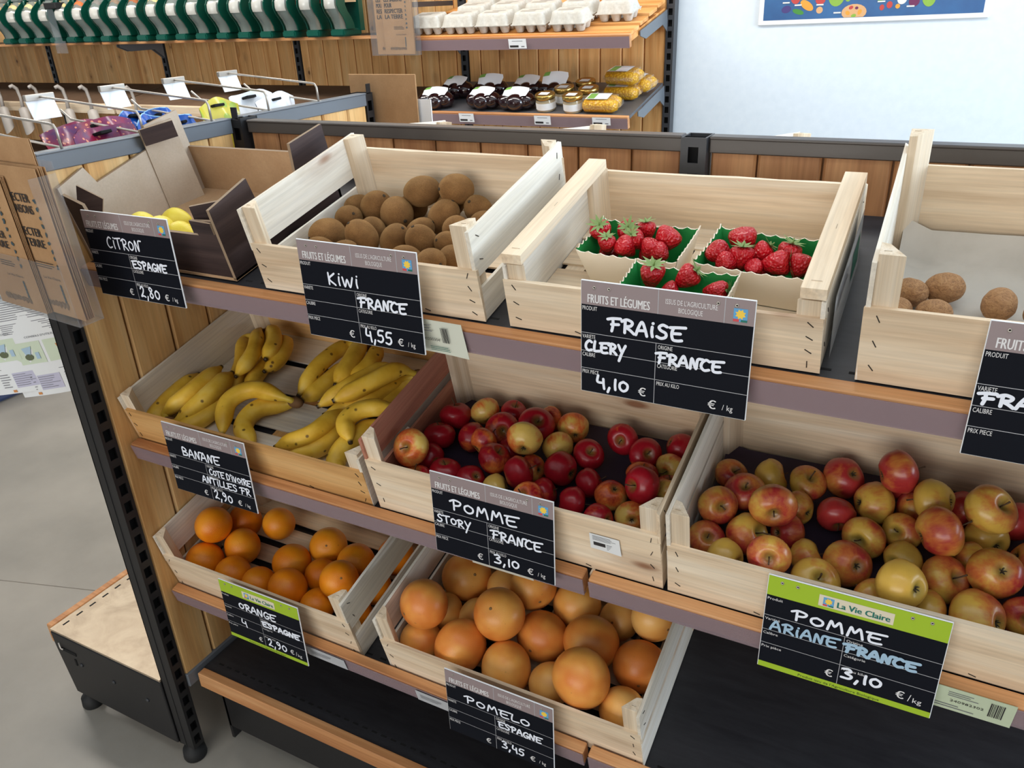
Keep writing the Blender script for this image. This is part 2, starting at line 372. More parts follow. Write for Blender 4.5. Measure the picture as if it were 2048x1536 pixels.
TH = R(13.2); CT, ST = math.cos(TH), math.sin(TH)
SHELF_Y = 0.0373; SHELF_Z = {1: 1.2464, 2: 0.875, 3: 0.502}
def W(k, x, v, w): return Vector((x, SHELF_Y + v * CT - w * ST, SHELF_Z[k] + v * ST + w * CT))
ROT = Matrix.Rotation(TH, 3, 'X')

# text from the built-in typeface, turned into mesh once per string
_txt = {}
def text_geo(s, bold=False):
    if s in _txt: return _txt[s]
    cu = bpy.data.curves.new('lettering', 'FONT'); cu.body = s; cu.size = 1.0; cu.resolution_u = 2
    o = bpy.data.objects.new('lettering', cu); C.objects.link(o)
    dg = bpy.context.evaluated_depsgraph_get(); dg.update()
    me = o.evaluated_get(dg).to_mesh()
    vs = [tuple(v.co) for v in me.vertices]; fs = [tuple(p.vertices) for p in me.polygons]
    o.evaluated_get(dg).to_mesh_clear(); C.objects.unlink(o); bpy.data.objects.remove(o); bpy.data.curves.remove(cu)
    xs = [v[0] for v in vs] or [0]; _txt[s] = (vs, fs, min(xs), max(xs)); return _txt[s]
def put_text(mb, s, x, y, h, z=0.0, width=None, xs=1.0, mi=0, align='l', bold=0.0):
    vs, fs, a, b = text_geo(s)
    k = h / 0.72                                    # cap height of the typeface
    sx = k * xs if width is None else width / (b - a)
    x0 = x - (a * sx if align == 'l' else (a + b) / 2 * sx)
    for d in ((0.0,) if not bold else (-bold, 0.0, bold)):
        mb.add([(x0 + p[0] * sx + d, y + p[1] * k, z + (0 if not bold else (d + bold) / bold * 4e-5)) for p in vs], fs, mi)

# fitted rest positions: (across, up the shelf, above the shelf, radius ...)
FR = {"orange":[[0.0507,0.1343,0.0856,0.0417],[0.0557,0.2059,0.0267,0.0392],[0.1423,0.2261,0.0262,0.0387],[0.1051,0.1408,0.0267,0.0418],[0.0517,0.0763,0.029,0.0424],[0.1394,0.0713,0.0268,0.0397],[0.2145,0.0717,0.0249,0.0375],[0.2525,0.1408,0.0292,0.0429],[0.3004,0.0753,0.0438,0.042],[0.335,0.1388,0.0239,0.0373],[0.3024,0.2092,0.0292,0.042],[0.391,0.1921,0.0292,0.0416],[0.4136,0.1177,0.0682,0.0408],[0.3755,0.0709,0.0228,0.0374],[0.4632,0.1535,0.022,0.0376],[0.4628,0.2392,0.0247,0.0404],[0.4647,0.0822,0.0226,0.037]],"pomelo":[[0.6402,0.1044,0.1107,0.0487],[0.6458,0.2365,0.0365,0.0518],[0.7799,0.1428,0.0972,0.0496],[0.7194,0.0825,0.0475,0.0522],[0.6311,0.0743,0.0281,0.0427],[0.6368,0.1522,0.0248,0.039],[0.7084,0.1641,0.0235,0.039],[0.8055,0.2316,0.0797,0.046],[0.7354,0.2429,0.0304,0.0431],[0.851,0.1639,0.0352,0.0497],[0.8166,0.0787,0.0355,0.0498],[0.9473,0.1733,0.053,0.0518],[0.8865,0.248,0.0399,0.0481],[0.9697,0.2538,0.0262,0.039],[1.0415,0.2489,0.0734,0.0434],[1.0411,0.169,0.0356,0.0489],[0.9691,0.0819,0.0883,0.0518],[0.9035,0.084,0.0273,0.0413],[1.0422,0.0792,0.0311,0.0439]],"story":[[0.6521,0.097,0.0824,0.0317,0.35,-0.35,-0.1],[0.6509,0.1759,0.0399,0.029,1,0,0],[0.6522,0.2328,0.0403,0.0291,1,0,0],[0.7003,0.2621,0.039,0.0275,0.35,0,0],[0.7049,0.1935,0.0382,0.0273,0.6,0,0],[0.7535,0.2238,0.042,0.0311,0.65,0.1,0.05],[0.7492,0.278,0.0351,0.025,0.95,0.2,-0.8],[0.8192,0.2341,0.0611,0.0311,0.95,0.1,-0.35],[0.8267,0.1769,0.0784,0.0304,0.2,-0.1,0.7],[0.8737,0.2671,0.0394,0.0284,0.25,0.1,0.6],[0.8676,0.2134,0.039,0.0271,0.12,0.1,0.5],[0.9232,0.2131,0.038,0.0265,1,0.15,-0.4],[0.965,0.2685,0.0379,0.0269,0.9,-0.4,0.1],[1.0114,0.2431,0.0381,0.0275,0.85,0.15,-0.1],[1.0589,0.2787,0.0358,0.025,0.9,0,0],[0.7854,0.1359,0.0593,0.0284,0.7,0.5,-0.7],[0.8418,0.1158,0.0628,0.0278,1,0,0],[0.8956,0.1645,0.0416,0.0303,0.95,0.75,0.3],[0.9476,0.1527,0.0366,0.0255,0.85,0,0],[0.8043,0.0955,0.0339,0.025,0.1,0,0],[0.8815,0.0696,0.0601,0.0268,0.5,-0.5,-0.5],[0.8848,0.1125,0.0342,0.025,0.8,0,0],[0.94,0.1029,0.0394,0.0264,0.95,0,0],[0.9941,0.1363,0.0424,0.0258,0.45,0.2,-0.6],[1.0418,0.1508,0.0648,0.0298,0.95,-0.85,0],[1.0239,0.1939,0.0374,0.0255,0.5,0,-0.8],[1.0612,0.2302,0.0336,0.025,0.15,-0.7,0.4],[0.9925,0.0854,0.0371,0.0256,0.8,0,0],[1.0368,0.1072,0.035,0.025,0.3,-0.1,0.1],[0.7068,0.1007,0.0374,0.0268,1,0,-0.9],[0.6694,0.0634,0.0394,0.0297,0.6,0,-0.9],[0.6625,0.1255,0.0355,0.025,1,0,0],[0.7559,0.1038,0.0339,0.025,0.9,0,0],[0.787,0.1816,0.0344,0.025,1,0,0],[0.8227,0.2815,0.0352,0.025,0.4,0,0],[0.8439,0.1577,0.0329,0.025,0.5,0,0],[0.7469,0.1715,0.0572,0.025,0.5,0,0],[1.0713,0.1824,0.0332,0.025,0.4,0,0]],"ariane":[[1.1546,0.239,0.0367,0.026,0.6,0.2,-0.5],[1.157,0.1486,0.0614,0.0291,0.5,0.1,-0.05],[1.187,0.1967,0.0492,0.0307,0.7,-0.2,-0.6],[1.2122,0.2488,0.0402,0.029,0.3,0,0],[1.267,0.2536,0.0395,0.0279,0.5,0,-0.6],[1.3164,0.2806,0.043,0.0312,0.75,0.25,-0.35],[1.3848,0.2607,0.0933,0.0309,0.85,0,0],[1.2359,0.1482,0.09,0.0325,0.55,-0.2,0.45],[1.2641,0.2011,0.0372,0.026,0.4,0,0],[1.3155,0.2063,0.0395,0.028,0.95,0,0.8],[1.3612,0.2401,0.0424,0.0314,0.3,0,0],[1.391,0.2882,0.0453,0.026,0.9,0,0],[1.4366,0.233,0.0803,0.0303,0.2,0.7,0],[1.1546,0.0997,0.0385,0.0267,0.5,-0.1,-0.3],[1.207,0.1215,0.0427,0.0324,0.4,0.6,-0.3],[1.258,0.1505,0.0368,0.0262,0.85,0,0],[1.3594,0.1724,0.0408,0.0295,0.35,-0.7,0.1],[1.4058,0.2005,0.0388,0.027,0.3,-0.8,-0.1],[1.4458,0.1721,0.0843,0.0334,0.6,0,0],[1.5002,0.2176,0.098,0.0333,0.4,0.3,-0.4],[1.5429,0.267,0.0379,0.0277,0.95,0,0],[1.1927,0.064,0.0499,0.0284,0.15,0.6,0.1],[1.25,0.0624,0.083,0.0281,0.6,-0.3,0],[1.2904,0.1128,0.0353,0.026,0.2,0,0],[1.346,0.1144,0.0433,0.0327,0.55,0.1,-0.1],[1.3098,0.0642,0.0507,0.0319,0.2,0,-0.4],[1.4096,0.1489,0.0376,0.0261,0.15,0,0],[1.4122,0.068,0.0835,0.0324,0.12,0.35,0],[1.461,0.1292,0.0426,0.0313,0.6,0.25,-0.3],[1.5162,0.1388,0.0685,0.0328,0.5,-0.2,-0.3],[1.5086,0.224,0.0382,0.0297,0.2,0,0],[1.5022,0.0757,0.0472,0.0353,0.45,0.5,0],[1.5525,0.1069,0.0372,0.0262,0.6,-0.3,0],[1.3816,0.0733,0.0367,0.026,0.4,0,0],[1.4442,0.0777,0.0371,0.026,0.4,0,0],[1.557,0.201,0.0367,0.026,0.6,0,0],[1.2422,0.0641,0.0327,0.026,0.4,0,0],[1.4735,0.2693,0.0376,0.0261,0.95,0,0],[1.415,0.2502,0.0345,0.026,0.7,0,0],[1.4877,0.1767,0.0362,0.026,0.3,0,0]],"kiwi":[[0.4829,0.1452,0.0367,0.0275],[0.4802,0.2091,0.0338,0.0242],[0.5154,0.2454,0.0416,0.0268],[0.5684,0.2297,0.0393,0.0295],[0.6009,0.2691,0.0639,0.0285],[0.5682,0.2785,0.0291,0.022],[0.6689,0.2712,0.0716,0.0258],[0.6578,0.2356,0.0386,0.0269],[0.641,0.2806,0.0351,0.0234],[0.7021,0.2747,0.0347,0.0254],[0.5599,0.14,0.0429,0.0265],[0.5482,0.1847,0.0316,0.0227],[0.6099,0.1566,0.0344,0.0247],[0.6619,0.1569,0.0349,0.0255],[0.696,0.2069,0.0356,0.0227],[0.7074,0.1654,0.0317,0.022],[0.7211,0.0904,0.0417,0.0232],[0.6348,0.195,0.032,0.0222],[0.7281,0.2362,0.0315,0.022],[0.4689,0.2537,0.0321,0.0226],[0.733,0.1307,0.0294,0.022],[0.5028,0.0994,0.0333,0.0235],[0.556,0.0925,0.0355,0.0231],[0.6619,0.1099,0.0318,0.0223]]}
BA = {"A":[[[0.0807,0.2054,0.05],[0.0867,0.1255,0.055],[0.0518,0.0782,0.03]],[[0.1152,0.2003,0.045],[0.1264,0.1319,0.05],[0.101,0.0735,0.03]],[[0.0214,0.1879,0.03],[0.0244,0.1045,0.03],[0.0295,0.0557,0.02]],[[0.1259,0.1702,0.02],[0.1351,0.1129,0.022],[0.1171,0.0713,0.02]]],"B":[[[0.0845,0.339,0.06],[0.1319,0.2653,0.06],[0.1364,0.2116,0.05]],[[0.045,0.3244,0.035],[0.0923,0.258,0.03],[0.1225,0.1871,0.02]],[[0.0946,0.3634,0.05],[0.1361,0.3264,0.05],[0.1586,0.277,0.05]],[[0.1403,0.3499,0.03],[0.1662,0.3039,0.03],[0.165,0.2622,0.03]],[[0.1229,0.3062,0.02],[0.1413,0.2536,0.02],[0.1545,0.2082,0.02]]],"C":[[[0.2955,0.1698,0.05],[0.2172,0.1688,0.055],[0.1881,0.1217,0.05],[0.2148,0.0678,0.03]],[[0.2768,0.1827,0.02],[0.2341,0.1499,0.025],[0.2338,0.1013,0.02],[0.2877,0.066,0.02]]],"D":[[[0.3042,0.3583,0.045],[0.2964,0.2803,0.05],[0.2932,0.2174,0.03]],[[0.3573,0.3539,0.06],[0.3758,0.2934,0.065],[0.3825,0.238,0.06]],[[0.3219,0.3039,0.02],[0.3146,0.254,0.02],[0.3056,0.2138,0.02]],[[0.389,0.3609,0.05],[0.408,0.3042,0.055],[0.3981,0.2556,0.05]],[[0.4295,0.3119,0.045],[0.405,0.2462,0.05],[0.3685,0.1936,0.035]],[[0.4846,0.2941,0.065],[0.4605,0.2413,0.07],[0.4181,0.1928,0.06]],[[0.4778,0.2989,0.03],[0.4516,0.2243,0.03],[0.3867,0.185,0.02]],[[0.4899,0.2984,0.02],[0.4769,0.2553,0.02],[0.4512,0.2204,0.02]]],"E":[[[0.4261,0.167,0.04],[0.4214,0.0977,0.05],[0.3669,0.0661,0.035]],[[0.4349,0.1626,0.02],[0.4336,0.096,0.025],[0.3818,0.0658,0.02]],[[0.5295,0.194,0.06],[0.4885,0.1705,0.065],[0.4752,0.1371,0.06],[0.4982,0.1117,0.05]],[[0.497,0.1594,0.03],[0.4886,0.1018,0.035],[0.4916,0.0667,0.025],[0.5042,0.0578,0.02]]]}

# ------------------------------------------------------------------ room shell
def floor_mat():
    t = NT('resin_floor'); co = t.obco(); n = t.noise(co, 2.2, 6.0, 0.6); s2 = t.noise(co, 60.0, 3.0)
    col = t.ramp(n, [(0.35, S(136, 131, 122)), (0.65, S(152, 146, 136))])
    col = t.mix(t.n('MapRange', {0: s2, 1: 0.72, 2: 0.78, 3: 0.0, 4: 0.25}, clamp=True).outputs[0], col, S(120, 112, 104))
    t.set(base=col, rough=t.math('ADD', 0.34, t.math('MULTIPLY', n, 0.2)), spec=0.4); return t.m
def wall_mat():
    t = NT('white_wall'); n = t.noise(t.obco(), 30.0, 4.0)
    t.set(base=t.ramp(n, [(0.3, S(224, 234, 242)), (0.7, S(230, 239, 246))]), rough=0.65, spec=0.3, normal=t.bump(n, 0.05, 0.001)); return t.m
def structure(o): o['kind'] = 'structure'; return o
mb = MB(); mb.box((-7, -5, -0.05), (6, 2.70, 0)); structure(obj('floor', mb, floor_mat()))
mb = MB(); mb.box((-7, 2.70, 0), (6, 2.85, 3.2)); structure(obj('wall_back', mb, wall_mat()))
mb = MB(); mb.box((-7.15, -5, 0), (-7, 2.85, 3.2)); structure(obj('wall_left', mb, bpy.data.materials['white_wall']))
mb = MB(); mb.box((-7, -5, 3.2), (6, 2.85, 3.3)); structure(obj('ceiling', mb, bpy.data.materials['white_wall']))
mb = MB(); mb.tube([(-3.6, -0.52, 0.0006), (-1.15, 0.205, 0.0006), (1.5, 0.99, 0.0006)], 0.0011, 4)
structure(obj('trim_1', mb, plain('floor_joint', S(130, 122, 112), 0.8)))

# ------------------------------------------------------------------ gondola hardware
PITCH = 0.0421
def upright_mesh(z0, z1, w=0.05, d=0.03):
    # channel upright, slotted face towards +X, w across X, d across Y; x from -w to 0
    mb = MB()
    mb.box((-w, -d / 2, z0), (-w + 0.003, d / 2, z1)); mb.box((-w, -d / 2, z0), (-0.002, -d / 2 + 0.003, z1)); mb.box((-w, d / 2 - 0.003, z0), (-0.002, d / 2, z1))
    mb.box((-w + 0.022, -d / 2 - 0.0012, z0), (-w + 0.0245, -d / 2, z1))
    e = d / 2; s = 0.0085
    mb.box((-0.002, -e, z0), (0, -s, z1)); mb.box((-0.002, s, z0), (0, e, z1))
    mb.box((-0.016, -e + 0.003, z0), (-0.015, e - 0.003, z1), 1)
    z = 0.0695 - PITCH / 2; zz = z0
    k = 0
    while zz < z1 - 1e-4:
        a = z + k * PITCH; k += 1
        lo, hi = a - 0.0085, a + 0.0085             # solid rung between two slots
        if hi < z0: continue
        mb.box((-0.002, -s, max(lo, z0)), (0, s, min(hi, z1))); zz = hi
        if a > z1: break
    return mb
def planks(x0, x1, z0, z1, y, t, pw, seed, axis='X', warp=0.0008):
    r = random.Random(seed); mb = MB(); x = x0 - r.random() * pw * 0.5
    while x < x1:
        a, b = max(x, x0), min(x + pw, x1); dy = r.uniform(-warp, warp); g = 0.0016
        if b - a > 0.006:
            c = 0.004; Y = y + dy
            vs = [(a + g, Y + c, z0), (a + g + c, Y, z0), (b - g - c, Y, z0), (b - g, Y + c, z0), (b - g, Y + t, z0), (a + g, Y + t, z0)]
            vs += [(p[0], p[1], z1) for p in vs]
            fs = [(i, (i + 1) % 6, (i + 1) % 6 + 6, i + 6) for i in range(6)] + [(5, 4, 3, 2, 1, 0), (6, 7, 8, 9, 10, 11)]
            if axis == 'Y': vs = [(-p[1], p[0], p[2]) for p in vs]
            mb.add(vs, fs, 0, False, None, r.random() * 0.98 + 0.01)
        x += pw
    return mb

end = thing('end_gondola', 'dark metal end shelving unit with a pine plank panel and a slotted front post', 'shelving', (0, 0, 0))
post = upright_mesh(0.045, 1.449).mesh('upright', [M['metal_black'], M['hole']])
obj('upright', post, None, end, (0, 0, 0))
obj('upright', post, None, end, (0.012, 0.466, 0), (0, 0, R(-90)))
obj('upright', post, None, end, (0.0, 0.955, 0))
for a, b, sd in ((0.016, 0.464, 3), (0.497, 0.938, 5)):
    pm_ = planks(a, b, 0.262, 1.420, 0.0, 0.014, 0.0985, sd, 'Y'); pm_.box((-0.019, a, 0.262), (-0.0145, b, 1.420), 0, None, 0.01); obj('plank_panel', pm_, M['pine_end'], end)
    mb = MB(); mb.box((-0.022, a, 1.418), (0.003, b, 1.448)); mb.box((-0.024, a, 1.446), (0.005, b, 1.450)); obj('top_rail', mb, M['metal_rail'], end, bevel=0.0015)
    mb = MB(); mb.box((-0.02, a, 0.225), (0.006, b, 0.262)); obj('bottom_rail', mb, M['metal_rail'], end, bevel=0.002)
mb = MB()
mb.prism([(-0.455, 0.245), (-0.452, 0.20), (-0.43, 0.048), (-0.05, 0.048), (-0.05, 0.245)], -0.020, 0.010)
obj('base_leg', mb, M['metal_black'], end, bevel=0.002)
for x, z in ((-0.36, 0.17), (-0.24, 0.165), (-0.12, 0.16)):
    mb = MB(); mb.lathe([(0, 0), (0.006, 0), (0.004, 0.003), (0, 0.003)], 12); obj('rivet', mb, M['metal_dark'], end, (x, -0.020, z), (R(90), 0, 0))
mb = MB(); mb.box((-0.43, -0.0215, 0.195), (-0.37, -0.019, 0.204)); mb.box((-0.385, -0.0215, 0.160), (-0.379, -0.019, 0.180)); obj('slot', mb, M['hole'], end)
mb = MB(); mb.tube([(-0.425, -0.024, 0.222), (-0.422, -0.025, 0.205), (-0.413, -0.025, 0.205)], 0.0022, 6); obj('locking_hook', mb, M['wire'], end)
for x, y in ((-0.405, -0.002), (-0.025, 0.0), (-0.025, 0.955), (-0.405, 0.95)):
    mb = MB(); mb.lathe([(0, 0), (0.026, 0), (0.028, 0.006), (0.026, 0.028), (0.014, 0.034), (0.012, 0.052), (0, 0.052)], 20); obj('levelling_foot', mb, M['black_rubber'], end, (x, y, 0))
mb = MB(); mb.box((-0.452, 0.92, 0.048), (-0.05, 0.95, 0.245)); obj('base_leg', mb, M['metal_black'], end)

def slotted(mb, x0, x1, y0, y1, z, n, axis, off, L=0.018, wd=0.005):
    for i in range(n):
        if axis == 'Y':
            y = y0 + (y1 - y0) * (i + 0.5) / n; mb.box((off, y - L / 2, z), (off + wd, y + L / 2, z + 0.0004), 1)
        else:
            x = x0 + (x1 - x0) * (i + 0.5) / n; mb.box((x - L / 2, off, z), (x + L / 2, off + wd, z + 0.0004), 1)
bs = thing('base_shelf', 'low dusty metal base shelf sticking out beside the slotted post, pine edge on one side', 'shelf', (-0.25, 0.45, 0.246))
mb = MB(); mb.box((-0.455 + 0.25, -0.018 - 0.45, 0), (-0.052 + 0.25, 0.485, 0.006)); slotted(mb, 0, 0, -0.455, 0.48, 0.006, 24, 'Y', -0.188)
obj('deck', mb, [M['dusty'], M['hole']], bs)
mb = MB(); mb.box((-0.478 + 0.25, -0.462, -0.05), (-0.456 + 0.25, 0.48, 0.008)); obj('wooden_edge', planks(-0.462, 0.48, 0, 0.02, 0, 0.05, 2, 1) if False else mb, M['pine_edge'], bs, bevel=0.002)

run = thing('main_gondola', 'long shelving back of orange pine planks under a dark metal top rail', 'shelving', (0.05, 0.49, 0))
post2 = upright_mesh(0.045, 1.444, 0.05, 0.042).mesh('upright', [M['metal_dark'], M['hole']])
for x in (1.0, 2.0):
    obj('upright', post2, None, run, (x - 0.05 + 0.008, 0.466 - 0.49, 0), (0, 0, R(-90)))
for a, b, sd in ((0.032, 0.985, 11), (1.031, 1.985, 12)):
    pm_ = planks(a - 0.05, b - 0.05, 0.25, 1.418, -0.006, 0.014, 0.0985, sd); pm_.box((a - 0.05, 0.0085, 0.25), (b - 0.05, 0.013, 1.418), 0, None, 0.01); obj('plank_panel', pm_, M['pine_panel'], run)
    mb = MB(); mb.box((a - 0.05, -0.012, 1.419), (b - 0.05, 0.014, 1.442)); mb.box((a - 0.05, -0.014, 1.440), (b - 0.05, 0.016, 1.445)); obj('top_rail', mb, M['rail_brown'], run, bevel=0.0015)

def front_shelf(k, m, label, tray_w, seamx=0.0):
    x0, x1 = m + 0.006, m + 0.997
    t = thing('display_shelf', label, 'shelf', W(k, m + 0.5, 0, 0), (TH, 0, 0), 'sloping display shelves')
    a, b = x0 - m - 0.5, x1 - m - 0.5
    mb = MB(); mb.box((a, 0.021, tray_w - 0.010), (b, 0.43, tray_w - 0.0005)); mb.box((a, 0.020, -0.04), (b, 0.024, tray_w))
    slotted(mb, a, b, 0, 0, tray_w - 0.0005, 30, 'X', 0.036, 0.014, 0.004)
    obj('tray', mb, [M['tray'], M['hole']], t)
    mb = MB(); mb.box((0, 0, 0), (b - a, 0.0205, 0.036)); obj('wooden_edge', mb, M['pine_edge'], t, (a, 0, -0.036), bevel=0.0016)
    mb = MB(); mb.box((a, -0.0022, -0.0365), (b, -0.0006, -0.004)); mb.box((a, -0.0022, -0.0385), (b, 0.006, -0.0365)); obj('price_rail', mb, M['film'], t)
    for x in (a + 0.001, b - 0.006):
        mb = MB()
        mb.add([(0, 0.03, tray_w - 0.011), (0, 0.40, tray_w - 0.011), (0, 0.40, tray_w - 0.055), (0, 0.09, tray_w - 0.034), (0.005, 0.03, tray_w - 0.011), (0.005, 0.40, tray_w - 0.011), (0.005, 0.40, tray_w - 0.055), (0.005, 0.09, tray_w - 0.034)],
               [(0, 1, 2, 3), (7, 6, 5, 4), (0, 4, 5, 1), (1, 5, 6, 2), (2, 6, 7, 3), (3, 7, 4, 0)])
        obj('bracket', mb, M['metal_black'], t, (x, 0, 0))
    return t
TRAYW = {1: -0.002, 2: -0.008, 3: -0.024}
names = {(1, 0): 'top sloping shelf holding the lemon box and kiwi crate', (1, 1): 'top sloping shelf carrying the strawberry and walnut crates',
         (2, 0): 'middle sloping shelf under the banana and red apple crates', (2, 1): 'middle sloping shelf under the russet apple crate',
         (3, 0): 'lowest sloping shelf under the orange and pomelo crates', (3, 1): 'empty black end of the lowest sloping shelf beside the pomelo crate'}
for (k, m), lb in names.items(): front_shelf(k, m, lb, TRAYW[k])
for m, lb in ((0, 'black perforated floor-level base shelf with pine edge under the oranges'), (1, 'black floor-level base shelf behind the empty bottom corner')):
    t = thing('base_shelf', lb, 'shelf', (m + 0.5, 0.06, 0.242), (0, 0, 0), 'base shelves')
    mb = MB(); mb.box((-0.49, 0.0, 0), (0.497, 0.395, 0.008)); slotted(mb, -0.47, 0.48, 0, 0, 0.008, 38, 'X', 0.022, 0.014, 0.0045); obj('deck', mb, [M['tray'], M['hole']], t)
    mb = MB(); mb.box((0, 0, 0), (0.985, 0.022, 0.042)); obj('wooden_edge', mb, M['pine_edge'], t, (-0.488, -0.0225, -0.032), bevel=0.002)
    mb = MB(); mb.box((-0.48, 0.02, -0.20), (0.495, 0.03, -0.001)); obj('kick_plate', mb, M['metal_black'], t)
    for x in (-0.482, 0.487):
        mb = MB(); mb.box((x, 0.02, -0.242), (x + 0.008, 0.36, 0)); obj('base_leg', mb, M['metal_black'], t)

# ------------------------------------------------------------------ wooden crates
def slat(name, parent, L, t, h, loc, mat, rotz=0.0, roty=0.0, staples=(), seed=0, jag=0.0008):
    r = random.Random(seed); mb = MB(); n = 7
    vs = []; fs = []
    for i in range(n + 1):
        x = -L / 2 + L * i / n
        for (y, z) in ((-t / 2, 0), (t / 2, 0), (t / 2, h), (-t / 2, h)):
            e = 1.0 if 0 < i < n else 2.0
            vs.append((x + (r.uniform(-jag, jag) * 2 if i in (0, n) else 0), y, z + r.uniform(-jag, jag) * (1 if z > 0 else 0.2) * e))
    for i in range(n):
        for k in range(4): fs.append((i * 4 + k, (i + 1) * 4 + k, (i + 1) * 4 + (k + 1) % 4, i * 4 + (k + 1) % 4))
    fs = [tuple(reversed(f)) for f in fs] + [(0, 1, 2, 3), (n * 4 + 3, n * 4 + 2, n * 4 + 1, n * 4)]
    mb.add(vs, fs)
    for (sx, sz, ang) in staples:
        T = Matrix.Translation((sx, -t / 2, sz)) @ Matrix.Rotation(ang, 4, 'Y')
        mb.box((-0.0045, -0.0008, -0.0005), (0.0045, 0.0, 0.0005), 1, T)
    return obj(name, mb, [mat, M['staple']], parent, loc, (0, roty, rotz))
def corner(parent, x, y, z0, z1, sx, sy, mat, leg=0.026):
    mb = MB(); a = leg
    pts = [(0, 0), (a * sx, 0), (a * sx * 0.35, a * sy * 0.9), (0, a * sy)]
    if sx * sy < 0: pts = list(reversed(pts))
    n = len(pts); vs = [(px, py, z0) for px, py in pts] + [(px, py, z1) for px, py in pts]
    fs = [tuple(reversed(range(n))), tuple(range(n, 2 * n))] + [(i, (i + 1) % n, (i + 1) % n + n, i + n) for i in range(n)]
    mb.add(vs, fs)
    mb.box((a * sx * 0.3 - 0.004, a * sy * 0.3 - 0.0005, z1), (a * sx * 0.3 + 0.004, a * sy * 0.3 + 0.0005, z1 + 0.0006), 1)
    return obj('corner_post', mb, [mat, M['staple']], parent, (x, y, 0), bevel=0.0008)
def st_col(x, h, n=3, r=None, tilt=1.2):
    return [(x, h * (i + 0.6) / n, tilt + (r.uniform(-.9, .9) if r else 0)) for i in range(n)]
def crate(k, X0, Wd, D, wb, hp, hr, hpost, up, low, label, group='wooden fruit crates', mats=None, floor_gaps=True, topbar=False, v0=0.024, seed=1, rotx=None, loc=None, battens=5, sidemat=None, sidemat2=None, floormat=None, postmat=None, rearpost=None, bulge=None):
    r = random.Random(seed)
    t = thing('wooden_crate', label, 'crate', W(k, X0, v0, wb) if loc is None else loc, (TH if rotx is None else rotx, 0, 0), group)
    cw = mats or M['crate_wood']; sm = sidemat or M['crate_pale']; pm = postmat or M['crate_post']
    th = 0.006
    fst = st_col(-Wd / 2 + 0.014, hp, 3, r) + st_col(Wd / 2 - 0.014, hp, 4, r) + [(Wd * q, 0.006, 0.3) for q in (-0.25, 0.02, 0.27)]
    slat('front_panel', t, Wd, th, hp, (Wd / 2, th / 2, 0), cw, 0, 0, fst, seed)
    rst = [(Wd / 2 - 0.014 - q * (Wd - 0.028), hr * 0.3, 1.3) for q in (0, 1)]
    slat('rear_panel', t, Wd, th, hr, (Wd / 2, D - th / 2, 0.004), cw, R(180), 0, rst, seed + 1)
    for sx, x in ((1, 0.0), (-1, Wd)):
        side = -1 if sx == 1 else 1
        sst = st_col(-D / 2 + 0.02, up[1] - up[0], 2, r) + st_col(D / 2 - 0.02, up[1] - up[0], 2, r)
        rz = R(-90) if sx == 1 else R(90)
        sm = (sidemat or M['crate_pale']) if sx == 1 else (sidemat2 or sidemat or M['crate_pale'])
        # staples show on the outer face
        u = [(a, b, c) for a, b, c in sst]
        slat('side_slat', t, D - 0.002, 0.005, up[1] - up[0], (x + side * -0.0025, D / 2, up[0]), sm, rz, 0, u, seed + 2)
        if low: slat('side_slat', t, D - 0.002, 0.005, low[1] - low[0], (x + side * -0.0025, D / 2, low[0]), sm, rz, 0, (), seed + 3)
        for sy, y in ((1, th), (-1, D - th)):
            hh = hpost + r.uniform(-0.003, 0.004)
            if rearpost and sy == -1: hh = rearpost
            corner(t, x + sx * 0.005, y, 0.004, hh, sx, sy, pm)
        if topbar:
            mb = MB(); mb.box((-D / 2 + 0.004, -0.014, 0), (D / 2 - 0.004, 0.014, 0.014))
            mb.box((-0.012, -0.0005, 0.014), (0.0, 0.0005, 0.0146), 1); mb.box((-D / 2 + 0.02, -0.006, 0.014), (-D / 2 + 0.021, 0.006, 0.0146), 1)
            obj('top_bar', mb, [M['crate_wood'], M['staple']], t, (x + sx * 0.0145, D / 2, hpost - 0.0), (0, 0, R(90)), bevel=0.0015)
    n = battens; gap = 0.016 if floor_gaps else 0.0
    bw = (D - 2 * th - gap * (n - 1)) / n
    for i in range(n):
        y = th + bw / 2 + i * (bw + gap)
        slat('bottom_slat', t, Wd - 0.012, bw - 0.001, 0.003, (Wd / 2, y, 0.0045), floormat or cw, 0, 0, (), seed + 9 + i, 0.0002)
    for x in (0.03, Wd / 2, Wd - 0.03):
        slat('bottom_batten', t, D - 0.014, 0.03, 0.0035, (x, D / 2, 0.001), cw, R(90), 0, (), seed + 20, 0.0002)
    return t
kiwi_crate = crate(1, 0.437, 0.404, 0.300, 0.0, 0.080, 0.108, 0.140, (0.068, 0.137), (0.0, 0.050), 'pale wooden crate full of kiwis with one slot along each side', seed=4)
straw_crate = crate(1, 0.882, 0.400, 0.310, 0.0, 0.073, 0.088, 0.096, (0.0, 0.094), None, 'low wooden crate with thick top bars holding strawberry punnets', topbar=True, seed=31, battens=4)
wal_crate = crate(1, 1.321, 0.500, 0.310, 0.0, 0.097, 0.120, 0.154, (0.088, 0.150), (0.0, 0.082), 'pale wooden crate lined with grey paper holding a few walnuts', seed=47, rearpost=0.172)
ban_crate = crate(2, 0.004, 0.592, 0.400, -0.007, 0.079, 0.088, 0.113, (0.0, 0.108), None, 'wide wooden crate with bananas scattered over its slatted bottom', seed=58, battens=4, mats=wood('crate_orange_wood', (S(186, 136, 78), S(212, 164, 104), S(224, 182, 124)), 'X', 'obj', 0.65, 0.10, 24, 0.14), sidemat=M['crate_pale'], floormat=M['crate_pale'])
